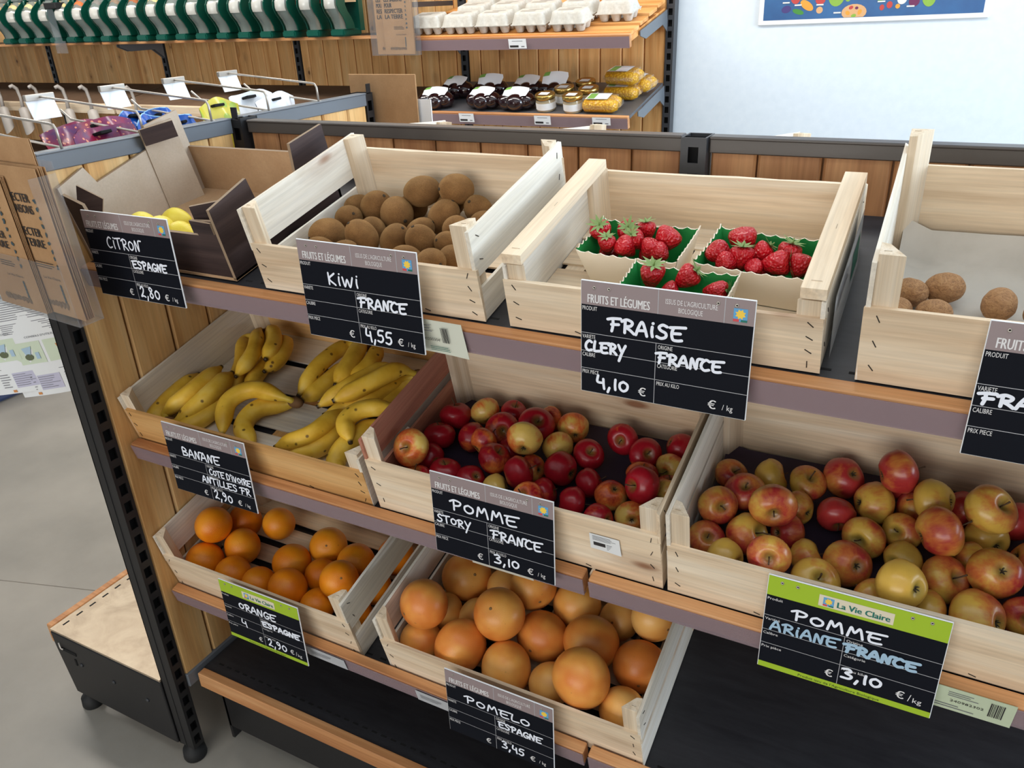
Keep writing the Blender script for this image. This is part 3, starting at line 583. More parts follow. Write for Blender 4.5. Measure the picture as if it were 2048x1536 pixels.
story_crate = crate(2, 0.611, 0.502, 0.300, -0.003, 0.111, 0.150, 0.156, (0.096, 0.154), (0.0, 0.074), 'wooden crate of shiny red apples with reddish side slats', seed=69, sidemat=M['crate_red'], sidemat2=M['crate_wood'])
slat('middle_batten', story_crate, 0.150, 0.005, 0.024, (0.0055, 0.118, 0.010), M['crate_pale'], R(90), R(-90))
ariane_crate = crate(2, 1.121, 0.500, 0.310, -0.003, 0.098, 0.150, 0.160, (0.096, 0.158), (0.0, 0.088), 'pale wooden crate heaped with russet yellow and red apples', seed=82)
orange_crate = crate(3, 0.003, 0.508, 0.290, -0.022, 0.112, 0.108, 0.172, (0.090, 0.166), (0.0, 0.064), 'pale wooden crate of oranges with a wide gap between its side slats', seed=95)
pomelo_crate = crate(3, 0.583, 0.512, 0.290, -0.022, 0.102, 0.104, 0.162, (0.088, 0.158), (0.0, 0.074), 'pale wooden crate packed with large pomelos', seed=101)
mb = MB()
for i in range(6):
    a, b = -0.3 + i * 0.08, -0.22 + i * 0.08; mb.box((a * 0.6, -0.125, 0.0), (b * 0.6, 0.125, 0.0012 + 0.0008 * (i % 2)))
def grey_paper():
    t = NT('grey_liner'); n = t.noise(t.obco(), 12, 5, 0.6, 0.5); t.set(base=t.ramp(n, [(0.3, S(176, 168, 156)), (0.7, S(196, 188, 176))]), rough=0.8); return t.m
GP = grey_paper()
def liner(label, k, x0, x1, v0, v1, w, mat, lip=0.0, seed=0, sag=0.004):
    r = random.Random(seed); mb = MB(); nx, ny = 14, 10; vs = []; fs = []
    for j in range(ny + 1):
        for i in range(nx + 1):
            x = x0 + (x1 - x0) * i / nx; v = v0 + (v1 - v0) * j / ny
            z = w + r.uniform(0, sag * 0.5) + (lip if j == ny else 0) + (lip * 0.5 if i == 0 else 0)
            vs.append((x - (x0 + x1) / 2, v - (v0 + v1) / 2, z - w))
    for j in range(ny):
        for i in range(nx): a = j * (nx + 1) + i; fs.append((a, a + 1, a + nx + 2, a + nx + 1))
    mb.add(vs, fs, 0, True)
    o = obj('crate_liner', mb, mat, None, W(k, (x0 + x1) / 2, (v0 + v1) / 2, w), (TH, 0, 0)); return tag(o, label, 'liner')
liner('crumpled grey paper liner under the walnuts', 1, 1.336, 1.806, 0.036, 0.318, 0.0095, GP, 0.03, 3)
PUR = plain('purple_liner', S(58, 44, 62), 0.7)
liner('dark purple paper liner under the shiny red apples', 2, 0.620, 1.105, 0.034, 0.312, 0.0065, PUR, 0.006, 5, 0.002)
liner('dark purple paper liner under the russet apples', 2, 1.130, 1.612, 0.034, 0.322, 0.0065, PUR, 0.014, 6, 0.002)

# citrus box of printed cardboard
cb = thing('cardboard_box', 'open cardboard fruit box printed like dark wood with a few lemons inside', 'box', W(1, 0.006, 0.028, 0.0), (TH, 0, 0))
bw_, bd_ = 0.364, 0.30
CM = [M['box_print'], M['kraft_box_lit'], M['corrugated']]
mb = MB(); mb.box((0, 0, 0.001), (bw_, bd_, 0.006)); obj('bottom_panel', mb, M['kraft_box_dim'], cb)
def bpanel(name, poly, loc, rz, mats, th=0.006, rx=0.0):
    mb = MB(); mb.prism(poly, 0, th, 0, 1, 2); return obj(name, mb, mats, cb, loc, (rx, 0, rz))
bpanel('front_panel', [(0.006, 0.004), (bw_ - 0.006, 0.004), (bw_ - 0.006, 0.108), (bw_ - 0.055, 0.105), (bw_ - 0.048, 0.080), (0.055, 0.080), (0.05, 0.112), (0.006, 0.128)], (0, 0.001, 0), 0, CM)
bpanel('rear_panel', [(-bw_, 0.004), (0, 0.004), (0, 0.096), (-bw_, 0.096)], (0, bd_, 0), R(180), [M['box_print'], M['kraft_box_dim'], M['corrugated']])
side = [(0, 0.002), (bd_, 0.002), (bd_, 0.168), (bd_ - 0.085, 0.168), (bd_ - 0.095, 0.128), (0.075, 0.118), (0.062, 0.152), (0.0, 0.140)]
bpanel('side_panel', [(-x, z) for x, z in reversed(side)], (0, 0, 0), R(-90), CM)
side2 = [(0, 0.002), (bd_, 0.002), (bd_, 0.150), (bd_ - 0.09, 0.150), (bd_ - 0.10, 0.082), (0.100, 0.082), (0.092, 0.140), (0.0, 0.128)]
bpanel('side_panel', side2, (bw_, 0, 0), R(90), CM)
bpanel('corner_flap', [(0, 0.004), (0.075, 0.004), (0.070, 0.166), (0.004, 0.166)], (0.0075, bd_ - 0.105, 0), R(70), [M['kraft_box_lit'], M['kraft_box_lit'], M['corrugated']], 0.005)
bpanel('folded_tab', [(0, 0.135), (0.062, 0.135), (0.062, 0.166), (0, 0.166)], (0.016, bd_ - 0.105, 0.002), R(58), [M['box_print'], M['box_print'], M['corrugated']], 0.004)
bpanel('folded_tab', [(0, 0.088), (0.035, 0.064), (0.058, 0.108), (0.022, 0.138)], (0.008, 0.012, 0.0), R(24), [M['box_print'], M['box_print'], M['corrugated']], 0.003)
bpanel('folded_tab', [(0, 0.086), (0.045, 0.086), (0.045, 0.106), (0, 0.108)], (bw_ - 0.052, -0.003, 0.0), 0, CM, 0.004)
bpanel('corner_flap', [(0, 0.004), (0.06, 0.004), (0.06, 0.125), (0, 0.125)], (bw_ - 0.055, 0.010, 0), R(35), CM, 0.005)

# ------------------------------------------------------------------ fruit
ORD = ['first', 'second', 'third', 'fourth', 'fifth', 'sixth', 'seventh', 'eighth', 'ninth', 'tenth', 'eleventh', 'twelfth', 'thirteenth', 'fourteenth']
ROWN = {1: ['only row'], 2: ['front row', 'back row'], 3: ['front row', 'middle row', 'back row'], 4: ['front row', 'second row', 'third row', 'back row'],
        5: ['front row', 'second row', 'third row', 'fourth row', 'back row'], 6: ['front row', 'second row', 'third row', 'fourth row', 'fifth row', 'back row']}
def rows_of(items, nrow):
    # items: list of (x, v); returns for each its (row name, order from the plank end)
    idx = sorted(range(len(items)), key=lambda i: items[i][1]); out = {}
    per = len(items) / nrow
    for r in range(nrow):
        ids = sorted(idx[int(round(r * per)):int(round((r + 1) * per))], key=lambda i: items[i][0])
        for q, i in enumerate(ids): out[i] = (ROWN[nrow][r], ORD[q], len(ids))
    return out
def orient(direction, roll=0.0):
    return (Vector(direction).to_track_quat('Z', 'Y') @ Euler((0, 0, roll)).to_quaternion()).to_euler()
CAMR, CAMU, CAMF = rx, -ry, -rz                       # camera axes: right, up, towards the viewer
def toward(sx, sy):
    q = math.sqrt(max(0.02, 1 - sx * sx - sy * sy)); return (CAMR * sx + CAMU * (-sy) + CAMF * q)

def apple_mesh(seed):
    r = random.Random(seed); mb = MB(); prof = []
    N = 18
    for i in range(N + 1):
        a = PI * i / N; s = math.sin(a); c = -math.cos(a)
        rad = s * (1.0 + 0.05 * c); z = c * 0.88 + 0.03
        if c > 0: z -= 0.40 * math.exp(-(rad / 0.27) ** 2); rad *= 1.02
        else: z += 0.26 * math.exp(-(rad / 0.24) ** 2); rad *= 0.97
        prof.append((max(rad, 0.0 if i in (0, N) else 0.02), z))
    ph = r.uniform(0, 6)
    mb.lathe(prof, 28, 0, None, True, lambda a, R_, z: (R_ * (1 + 0.025 * math.cos(5 * a + ph) * max(0, -z + 0.3) + 0.03 * math.cos(2 * a + ph)), z + 0.03 * math.cos(2 * a + ph * 2)))
    return mb.mesh('apple', [])
def stem_mesh(seed):
    r = random.Random(seed); mb = MB(); L = r.uniform(0.42, 0.80); b = r.uniform(-0.2, 0.2)
    mb.tube([(0, 0, 0.50), (b * 0.2, 0.02, 0.50 + L * 0.5), (b, 0.06, 0.50 + L)], [0.035, 0.028, 0.045], 7); return mb.mesh('stem', [M['stem']])
def calyx_mesh():
    mb = MB()
    for k in range(5):
        a = 2 * PI * k / 5; mb.tube([(0.03 * math.cos(a), 0.03 * math.sin(a), -0.60), (0.10 * math.cos(a), 0.10 * math.sin(a), -0.66), (0.13 * math.cos(a + .2), 0.13 * math.sin(a + .2), -0.74)], [0.035, 0.03, 0.008], 5)
    return mb.mesh('calyx', [M['calyx_dark']])
AM = {}
for kind, mt in (('story', M['apple_story']), ('ariane', M['apple_ariane'])):
    AM[kind] = []
    for sd in range(4):
        me = apple_mesh(sd + (10 if kind == 'ariane' else 0)); me.materials.append(mt); AM[kind].append(me)
SM = [stem_mesh(s) for s in range(4)]; KM = calyx_mesh()
def colour_word(b, kind):
    if kind == 'story': return 'deep red apple' if b > 0.84 else 'orange-red apple' if b > 0.58 else 'red-blushed yellow apple' if b > 0.28 else 'pale yellow apple'
    return 'mostly red apple' if b > 0.8 else 'red-brown russet apple' if b > 0.52 else 'orange-yellow russet apple' if b > 0.28 else 'yellow russet apple'
def place_apples(kind, k, data, where, group, nrow):
    rr = random.Random(5); rows = rows_of([(d[0], d[1]) for d in data], nrow)
    for i, (x, v, w, r_, b, sx, sy) in enumerate(data):
        p = W(k, x, v, w); seen = (sx, sy) != (0, 0)
        if seen:
            d = toward(sx, sy)
            eye = (kind == 'ariane' and i in (5, 10, 12, 21, 24, 27, 29, 31)) or (kind == 'story' and i in (8, 9, 10, 17, 23, 28))
            if eye: d = -d
        else:
            a = rr.uniform(0, 2 * PI); d = Vector((math.cos(a), math.sin(a) * 0.4 + 0.5, rr.uniform(-0.3, 0.5)))
        # a little smaller than its packing sphere, so that neighbours only touch
        row, od, n = rows[i]
        lab = '%s, %s from the plank end, %s, %s' % (colour_word(b, kind), od, row, where)
        o = obj('apple', AM[kind][i % 4], None, None, p, orient(d, rr.uniform(0, 6.28))); o.scale = (r_, r_, r_ * 0.97); o.color = (b, 0, 0, 1)
        tag(o, lab, 'apple', group)
        obj('stem', SM[i % 4], None, o)
        obj('calyx', KM, None, o)
place_apples('story', 2, FR['story'], 'shiny apple crate', 'shiny red apples', 5)
place_apples('ariane', 2, FR['ariane'], 'russet apple crate', 'russet apples', 5)

def citrus_mesh(seed, nav, flat=0.96):
    r = random.Random(seed); mb = MB(); N = 18; prof = []
    for i in range(N + 1):
        a = PI * i / N; s = math.sin(a); c = -math.cos(a); prof.append((s if 0 < i < N else 0.0, c * flat - (0.05 * math.exp(-(s / 0.14) ** 2) if c > 0 else -0.02 * math.exp(-(s / 0.14) ** 2))))
    ph = r.uniform(0, 6); mb.lathe(prof, 32, 0, None, True, lambda a, R_, z: (R_ * (1 + 0.018 * math.cos(2 * a + ph) + 0.008 * math.cos(3 * a + ph)), z))
    return mb.mesh('citrus', [])
def button_mesh(flat):
    mb = MB(); z = flat - 0.055; mb.lathe([(0, z - 0.01), (0.07, z - 0.005), (0.06, z + 0.02), (0.025, z + 0.03), (0, z + 0.02)], 8); return mb.mesh('stem_button', [M['navel']])
def place_citrus(name, mat, k, data, word, where, group, nrow, flat, knob):
    ms = [citrus_mesh(s, True, flat) for s in range(3)]; [m_.materials.append(mat) for m_ in ms]; bmz = button_mesh(flat)
    rr = random.Random(len(data)); rows = rows_of([(d[0], d[1]) for d in data], nrow)
    for i, d in enumerate(data):
        x, v, w, r_ = d[:4]; row, od, n = rows[i]
        if i in knob: dr = toward(*knob[i])
        else: a = rr.uniform(0, 2 * PI); dr = Vector((math.cos(a), math.sin(a), rr.uniform(-0.8, 0.2))) if name != 'lemon' else Vector((math.cos(a), math.sin(a) * .4, 0.1))
        o = obj(name, ms[i % 3], None, None, W(k, x, v, w), orient(dr, rr.uniform(0, 6))); o.scale = (r_ * .985,) * 3
        tag(o, '%s, %s from the plank end, %s, %s' % (word if isinstance(word, str) else word[i], od, row, where), name, group)
        obj('stem_button', bmz, None, o)
place_citrus('orange', M['orange'], 3, FR['orange'], 'orange', 'orange crate', 'oranges in the slatted crate', 4, 0.97, {3: (-.9, .1), 10: (.1, -.2), 12: (.3, -.3)})
pw = ['pale orange pomelo', 'pale orange pomelo', 'pale orange pomelo with a stem scar', 'pale orange pomelo', 'reddish pomelo', 'reddish pomelo', 'dark reddish pomelo', 'pale orange pomelo', 'shaded reddish pomelo', 'pale orange pomelo', 'deep red-orange pomelo', 'pinkish pomelo with a stem scar', 'shaded orange pomelo', 'shaded orange pomelo', 'orange pomelo', 'pinkish pomelo with a dark scar', 'large pale orange pomelo', 'orange pomelo', 'deep orange pomelo']
place_citrus('pomelo', M['pomelo'], 3, FR['pomelo'], pw, 'pomelo crate', 'pomelos in the crate', 4, 0.93, {2: (-.35, -.45), 7: (.3, .5), 11: (-.2, .4), 12: (-.1, .5), 13: (-.5, -.1), 15: (-.2, .5), 1: (.4, -.3)})
# lemons
def lemon_mesh():
    mb = MB(); prof = []
    for i in range(19):
        t = i / 18; z = -1.3 + 2.6 * t; a = PI * t; rr_ = math.sin(a) ** 0.75 if 0 < i < 18 else 0
        rr_ = min(rr_, 1.0) * (1 - 0.12 * abs(t - 0.5)); prof.append((max(rr_, 0.13) if i not in (0, 18) else 0.0, z))
    mb.lathe(prof, 22); return mb.mesh('lemon', [M['lemon']])
LM = lemon_mesh()
for i, (x, v, w, r_, az) in enumerate(((0.098, 0.092, 0.044, 0.026, 0.3), (0.150, 0.088, 0.043, 0.0255, -0.5), (0.202, 0.084, 0.038, 0.0265, 0.15), (0.128, 0.140, 0.032, 0.025, 0.4))):
    o = obj('lemon', LM, None, None, W(1, x, v, w), orient((math.cos(az), math.sin(az), 0.1))); o.scale = (r_,) * 3
    tag(o, 'yellow lemon, %s from the plank end in the cardboard box' % ORD[i], 'lemon', 'lemons in the cardboard box')
# kiwis
def kiwi_mesh(seed):
    r = random.Random(seed); mb = MB(); N = 16; prof = [(math.sin(PI * i / N) if 0 < i < N else 0.0, -math.cos(PI * i / N) * 1.16) for i in range(N + 1)]
    ph = r.uniform(0, 6); mb.lathe(prof, 24, 0, None, True, lambda a, R_, z: (R_ * 0.93 * (1 + 0.05 * math.cos(2 * a + ph)), z)); return mb.mesh('kiwi', [M['kiwi']])
KW = [kiwi_mesh(s) for s in range(3)]
mb = MB(); mb.lathe([(0, 1.10), (0.11, 1.14), (0.09, 1.18), (0.05, 1.19), (0, 1.18)], 9)
for k in range(6):
    a = k * 1.05; mb.tube([(0.06 * math.cos(a), 0.06 * math.sin(a), 1.15), (0.11 * math.cos(a), 0.11 * math.sin(a), 1.20)], [0.025, 0.01], 5)
KE = mb.mesh('flower_end', [M['calyx_dark']])
kend = {1: (.45, -.1), 2: (.55, -.4), 3: (.5, .5), 4: (.9, 0), 7: (.5, -.75), 12: (.55, -.5), 9: (-.5, -.3), 8: (.8, -.1), 0: (-.8, .3), 10: (-.6, -.6), 13: (-.4, -.7), 16: (.6, .2), 6: (-.9, .1)}
rows = rows_of([(d[0], d[1]) for d in FR['kiwi']], 4); rr = random.Random(3)
for i, (x, v, w, r_) in enumerate(FR['kiwi']):
    d = toward(*kend[i]) if i in kend else Vector((rr.uniform(-1, 1), rr.uniform(-1, 1), rr.uniform(-.3, .6)))
    o = obj('kiwi', KW[i % 3], None, None, W(1, x, v, w), orient(d, rr.uniform(0, 6))); o.scale = (r_ * 1.01,) * 3
    tag(o, 'brown kiwi, %s from the plank end, %s of the kiwi crate' % (rows[i][1], rows[i][0]), 'kiwi', 'kiwis in the crate')
    obj('flower_end', KE, None, o)
# walnuts
def walnut_mesh(seed):
    r = random.Random(seed); mb = MB(); N = 16; prof = [(math.sin(PI * i / N) if 0 < i < N else 0.0, -math.cos(PI * i / N) * 1.12) for i in range(N + 1)]
    ph = r.uniform(0, 6)
    mb.lathe(prof, 26, 0, None, True, lambda a, R_, z: (R_ * (1 + 0.10 * math.exp(-((math.cos(a)) / 0.12) ** 2) + 0.03 * math.sin(7 * a + 3 * z + ph) * math.sin(5 * z)), z)); return mb.mesh('walnut', [M['walnut']])
WM = [walnut_mesh(s) for s in range(3)]
wl = [(1.395, 0.188, 0, 0.0205, (1, .3, .1), 'large walnut lying alone toward the middle of the liner'), (1.359, 0.172, 0, 0.019, (1, -.4, .1), 'walnut nearest the crate corner post, beside a bigger one'),
      (1.350, 0.132, 0, 0.0165, (.2, 1, .3), 'walnut half hidden behind the front corner post'), (1.388, 0.134, 0, 0.018, (1, .1, 0), 'walnut low against the front board'),
      (1.453, 0.166, 0, 0.0195, (.2, .9, .5), 'walnut with its seam upright just above the price card'), (1.497, 0.158, 0, 0.018, (1, .2, .2), 'walnut half hidden at the edge of the price card')]
for i, (x, v, w, r_, d, lb) in enumerate(wl):
    o = obj('walnut', WM[i % 3], None, None, W(1, x, v, 0.0125 + r_ * 0.95), orient(d)); o.scale = (r_ * 0.95, r_ * 0.9, r_); tag(o, lb, 'walnut', 'walnuts on the grey paper')

# bananas: every hand is a thing, each banana a part
def catmull(P, n):
    P = [Vector(p) for p in P]; Q = [P[0] * 2 - P[1]] + P + [P[-1] * 2 - P[-2]]; out = []
    for i in range(1, len(Q) - 2):
        for j in range(n):
            t = j / n; a, b, c, d = Q[i - 1], Q[i], Q[i + 1], Q[i + 2]
            out.append(0.5 * ((2 * b) + (c - a) * t + (2 * a - 5 * b + 4 * c - d) * t * t + (3 * b - a - 3 * c + d) * t ** 3))
    out.append(P[-1]); return out
def banana(parent, pts, base, fat):
    P = [Vector(p) for p in pts]; d0 = (P[0] - P[1]).normalized(); d1 = (P[-1] - P[-2]).normalized()
    P = [P[0] + d0 * 0.004] + P[1:-1] + [P[-1] + d1 * 0.004]
    base = Vector(base); gap = base - P[0]
    st = P[0] + gap * min(1.0, 0.045 / max(gap.length, 1e-6))
    body = catmull([st] + P + [P[-1] + d1 * 0.010], 7); n = len(body)
    L = [0.0]
    for a, b in zip(body[:-1], body[1:]): L.append(L[-1] + (b - a).length)
    ts = [l / L[-1] for l in L]; rad = []
    for t in ts:
        if t < 0.10: q = 0.34
        elif t < 0.28: q = 0.34 + 0.66 * ((t - 0.10) / 0.18) ** 0.8
        elif t < 0.80: q = 1.0
        elif t < 0.95: q = 1.0 - 0.62 * ((t - 0.80) / 0.15) ** 1.6
        else: q = 0.34 - 0.10 * (t - 0.95) / 0.05
        rad.append(fat * q)
    body = [Vector((p.x, p.y, max(p.z, rad[i] + 0.0))) for i, p in enumerate(body)]
    mb = MB(); mb.tube(body, rad, 15, 0, True, None, True, ts, lambda k: 1.0 + 0.05 * math.cos(2 * PI * k / 3))
    return obj('banana', mb, M['banana'], parent)
BW = (0.0, 0.0, 0.0)
def bunch(label, curves, crown, rev, fat=0.0190):
    t = thing('banana_bunch', label, 'bananas', W(2, 0, 0, 0.002), (TH, 0, 0), 'banana bunches')
    for i, c in enumerate(curves): banana(t, list(reversed(c)) if rev else c, crown, fat * (1 + 0.06 * ((i * 7) % 3 - 1)))
    mb = MB(); mb.ellipsoid(crown, (0.018, 0.012, 0.011), 12, 8); obj('crown', mb, M['banana_crown'], t)
A_, B_, C_, D_, E_ = BA['A'], BA['B'], BA['C'], BA['D'], BA['E']
bunch('banana bunch by the plank panel, tips up behind the banana price card', A_, (0.070, 0.060, 0.022), True)
bunch('banana bunch hanging tips down against the rear of the banana crate', B_, (0.078, 0.352, 0.045), False, 0.0175)
bunch('strongly curved banana pair with dark crown at the middle of the crate', C_, (0.312, 0.178, 0.036), False)
bunch('banana bunch at the back of the crate below the kiwi price card', D_[:4], (0.360, 0.375, 0.042), False, 0.0182)
bunch('banana bunch resting against the far side wall of the crate', D_[4:], (0.515, 0.325, 0.038), False, 0.0182)
bunch('pair of straight bananas along the front board of the crate', E_[:2], (0.446, 0.192, 0.030), False)
bunch('two bent bananas in the front corner nearest the apples', E_[2:], (0.548, 0.196, 0.040), False, 0.0182)

# strawberry punnets and strawberries
def punnet(label, cx, cv, w0, L, Dp, h, rz):
    t = thing('strawberry_punnet', label, 'punnet', W(1, cx, cv, w0), (0, 0, 0), 'strawberry punnets')
    t.rotation_euler = (Matrix.Rotation(TH, 3, 'X') @ Matrix.Rotation(rz, 3, 'Z')).to_euler()
    f = 0.82; x, y = L / 2, Dp / 2; xb, yb = x * f, y * 0.78
    def wall(a0, a1, b0, b1, name, n):
        # a: bottom corners, b: top corners; scalloped top edge, outside cream, inside green
        mb = MB(); N = 24; vs = []; inn = []
        a0, a1, b0, b1 = map(Vector, (a0, a1, b0, b1)); nn = Vector(n) * 0.0009
        for i in range(N + 1):
            s = i / N; bt = a0.lerp(a1, s); tp = b0.lerp(b1, s); k = 1 + (0.035 * math.cos(s * 2 * PI * 8) - 0.05 * math.sin(PI * s)); tp = bt + (tp - bt) * k
            vs += [bt + nn, tp + nn]; inn += [bt - nn, tp - nn]
        o = [(2 * i, 2 * i + 2, 2 * i + 3, 2 * i + 1) for i in range(N)]; m = 2 * (N + 1)
        mb.add(vs + inn, o + [tuple(reversed([q + m for q in f_])) for f_ in o])
        mb.mi = [0] * N + [1] * N
        for i in range(N): mb.f.append((2 * i + 1, 2 * i + 3, 2 * i + 3 + m, 2 * i + 1 + m)); mb.mi.append(0); mb.sm.append(False); mb.fa.append(0)
        obj(name, mb, [PCREAM, PGREEN], t)
    wall((-xb, -yb, 0), (xb, -yb, 0), (-x, -y, h), (x, -y, h), 'side_wall', (0, -1, 0))
    wall((xb, yb, 0), (-xb, yb, 0), (x, y, h), (-x, y, h), 'side_wall', (0, 1, 0))
    wall((xb, -yb, 0), (xb, yb, 0), (x, -y, h * 1.06), (x, y, h * 1.06), 'end_wall', (1, 0, 0))
    wall((-xb, yb, 0), (-xb, -yb, 0), (-x, y, h * 1.06), (-x, -y, h * 1.06), 'end_wall', (-1, 0, 0))
    mb = MB(); mb.box((-xb, -yb, 0.0), (xb, yb, 0.0012)); obj('bottom', mb, PGREEN, t)
    return t
PCREAM = plain('punnet_card', S(242, 230, 208), 0.7); PGREEN = plain('punnet_green', S(22, 138, 62), 0.55)
punnet('green-lined card punnet of strawberries by the thick bar nearest the kiwis', 1.012, 0.181, 0.009, 0.144, 0.096, 0.053, R(-2))
punnet('green-lined card punnet of strawberries nearest the walnut crate', 1.183, 0.178, 0.009, 0.150, 0.100, 0.054, R(-5))
punnet('green-lined strawberry punnet mostly hidden behind its price card', 1.098, 0.075, 0.009, 0.138, 0.086, 0.054, R(-2))
def berry_mesh(seed):
    r = random.Random(seed); mb = MB(); prof = [(0, -1.25), (0.22, -1.16), (0.48, -0.85), (0.74, -0.4), (0.93, 0.1), (0.98, 0.45), (0.86, 0.74), (0.5, 0.9), (0.2, 0.9), (0, 0.86)]
    ph = r.uniform(0, 6); mb.lathe(prof, 20, 0, None, True, lambda a, R_, z: (R_ * (1 + 0.07 * math.cos(2 * a + ph) + 0.03 * math.cos(5 * a)), z)); return mb.mesh('strawberry', [M['berry']])
def calyx_leaf(seed):
    r = random.Random(seed); mb = MB(); n = 9
    for k in range(n):
        a = 2 * PI * k / n + r.uniform(-.1, .1); c, s = math.cos(a), math.sin(a); L = r.uniform(0.9, 1.25); up = r.uniform(0.1, 0.45)
        q = lambda d, e, z: (c * d - s * e, s * d + c * e, z)
        mb.add([q(0.05, -.06, .9), q(0.05, .06, .9), q(L * .5, -.17, .98 + up * .3), q(L * .5, .17, .98 + up * .3), q(L, 0, .9 + up)], [(0, 2, 3, 1), (2, 4, 3)], 0, True)
    mb.tube([(0, 0, 0.85), (0.05, 0.03, 1.15), (0.12, 0.05, 1.35)], [0.08, 0.06, 0.06], 6); return mb.mesh('calyx', [M['leaf']])
SB = [berry_mesh(s) for s in range(3)]; SC = [calyx_leaf(s) for s in range(3)]
bd = {'punnet by the kiwis': ([(0.953, 0.194, 0.060, 0.0155, (-.3, -.5), 1), (0.986, 0.206, 0.058, 0.0150, (.05, -.2), 1), (1.008, 0.186, 0.056, 0.0150, (-.6, -.5), 1), (1.013, 0.214, 0.057, 0.0135, (-.1, -.9), 1), (1.050, 0.192, 0.058, 0.0180, (.5, -.7), 0), (1.034, 0.168, 0.052, 0.0148, (.3, -.8), 0), (1.000, 0.154, 0.052, 0.0150, (-.7, -.5), 0), (0.972, 0.155, 0.053, 0.0135, (-.1, -.75), 1), (1.047, 0.152, 0.050, 0.0135, (.8, -.2), 0), (1.022, 0.190, 0.033, 0.014, (.2, .9), 0), (0.966, 0.180, 0.034, 0.014, (.2, .9), 0)]),
      'punnet by the walnuts': ([(1.150, 0.208, 0.058, 0.0185, (-.3, -.8), 0), (1.128, 0.170, 0.055, 0.0165, (-.8, -.5), 0), (1.178, 0.190, 0.053, 0.0150, (.7, -.6), 1), (1.158, 0.166, 0.054, 0.0155, (0, -.9), 1), (1.143, 0.143, 0.051, 0.0150, (-.9, .1), 0), (1.212, 0.190, 0.054, 0.0165, (.2, -.85), 1), (1.203, 0.150, 0.052, 0.0175, (.85, 0), 1), (1.178, 0.140, 0.047, 0.0125, (-.5, -.6), 0), (1.231, 0.154, 0.051, 0.0155, (.2, -.9), 0), (1.236, 0.178, 0.050, 0.0125, (-.4, .7), 0), (1.184, 0.170, 0.035, 0.015, (0, .9), 0)]),
      'punnet behind the card': ([(1.060, 0.088, 0.053, 0.0170, (0, -.75), 1), (1.105, 0.092, 0.054, 0.0155, (.7, -.5), 1), (1.146, 0.080, 0.046, 0.0150, (.85, .1), 1), (1.088, 0.074, 0.043, 0.0130, (-.3, .8), 0)])}
for where, lst in bd.items():
    rows = rows_of([(b[0], b[1]) for b in lst], 2)
    for i, (x, v, w, r_, st_, lf) in enumerate(lst):
        v += 0.010 if v < 0.16 else -0.002; w += 0.006 if v < 0.175 else 0.003
        o = obj('strawberry', SB[i % 3], None, None, W(1, x, v, w), orient(toward(*st_), i * 1.3)); o.scale = (r_ * 0.98, r_ * 0.98, r_)
        tag(o, 'red strawberry%s, %s from the plank end, %s, %s' % (' with green calyx' if lf else '', rows[i][1], rows[i][0], where), 'strawberry', 'strawberries in punnets')
        if lf: obj('calyx', SC[i % 3], None, o)

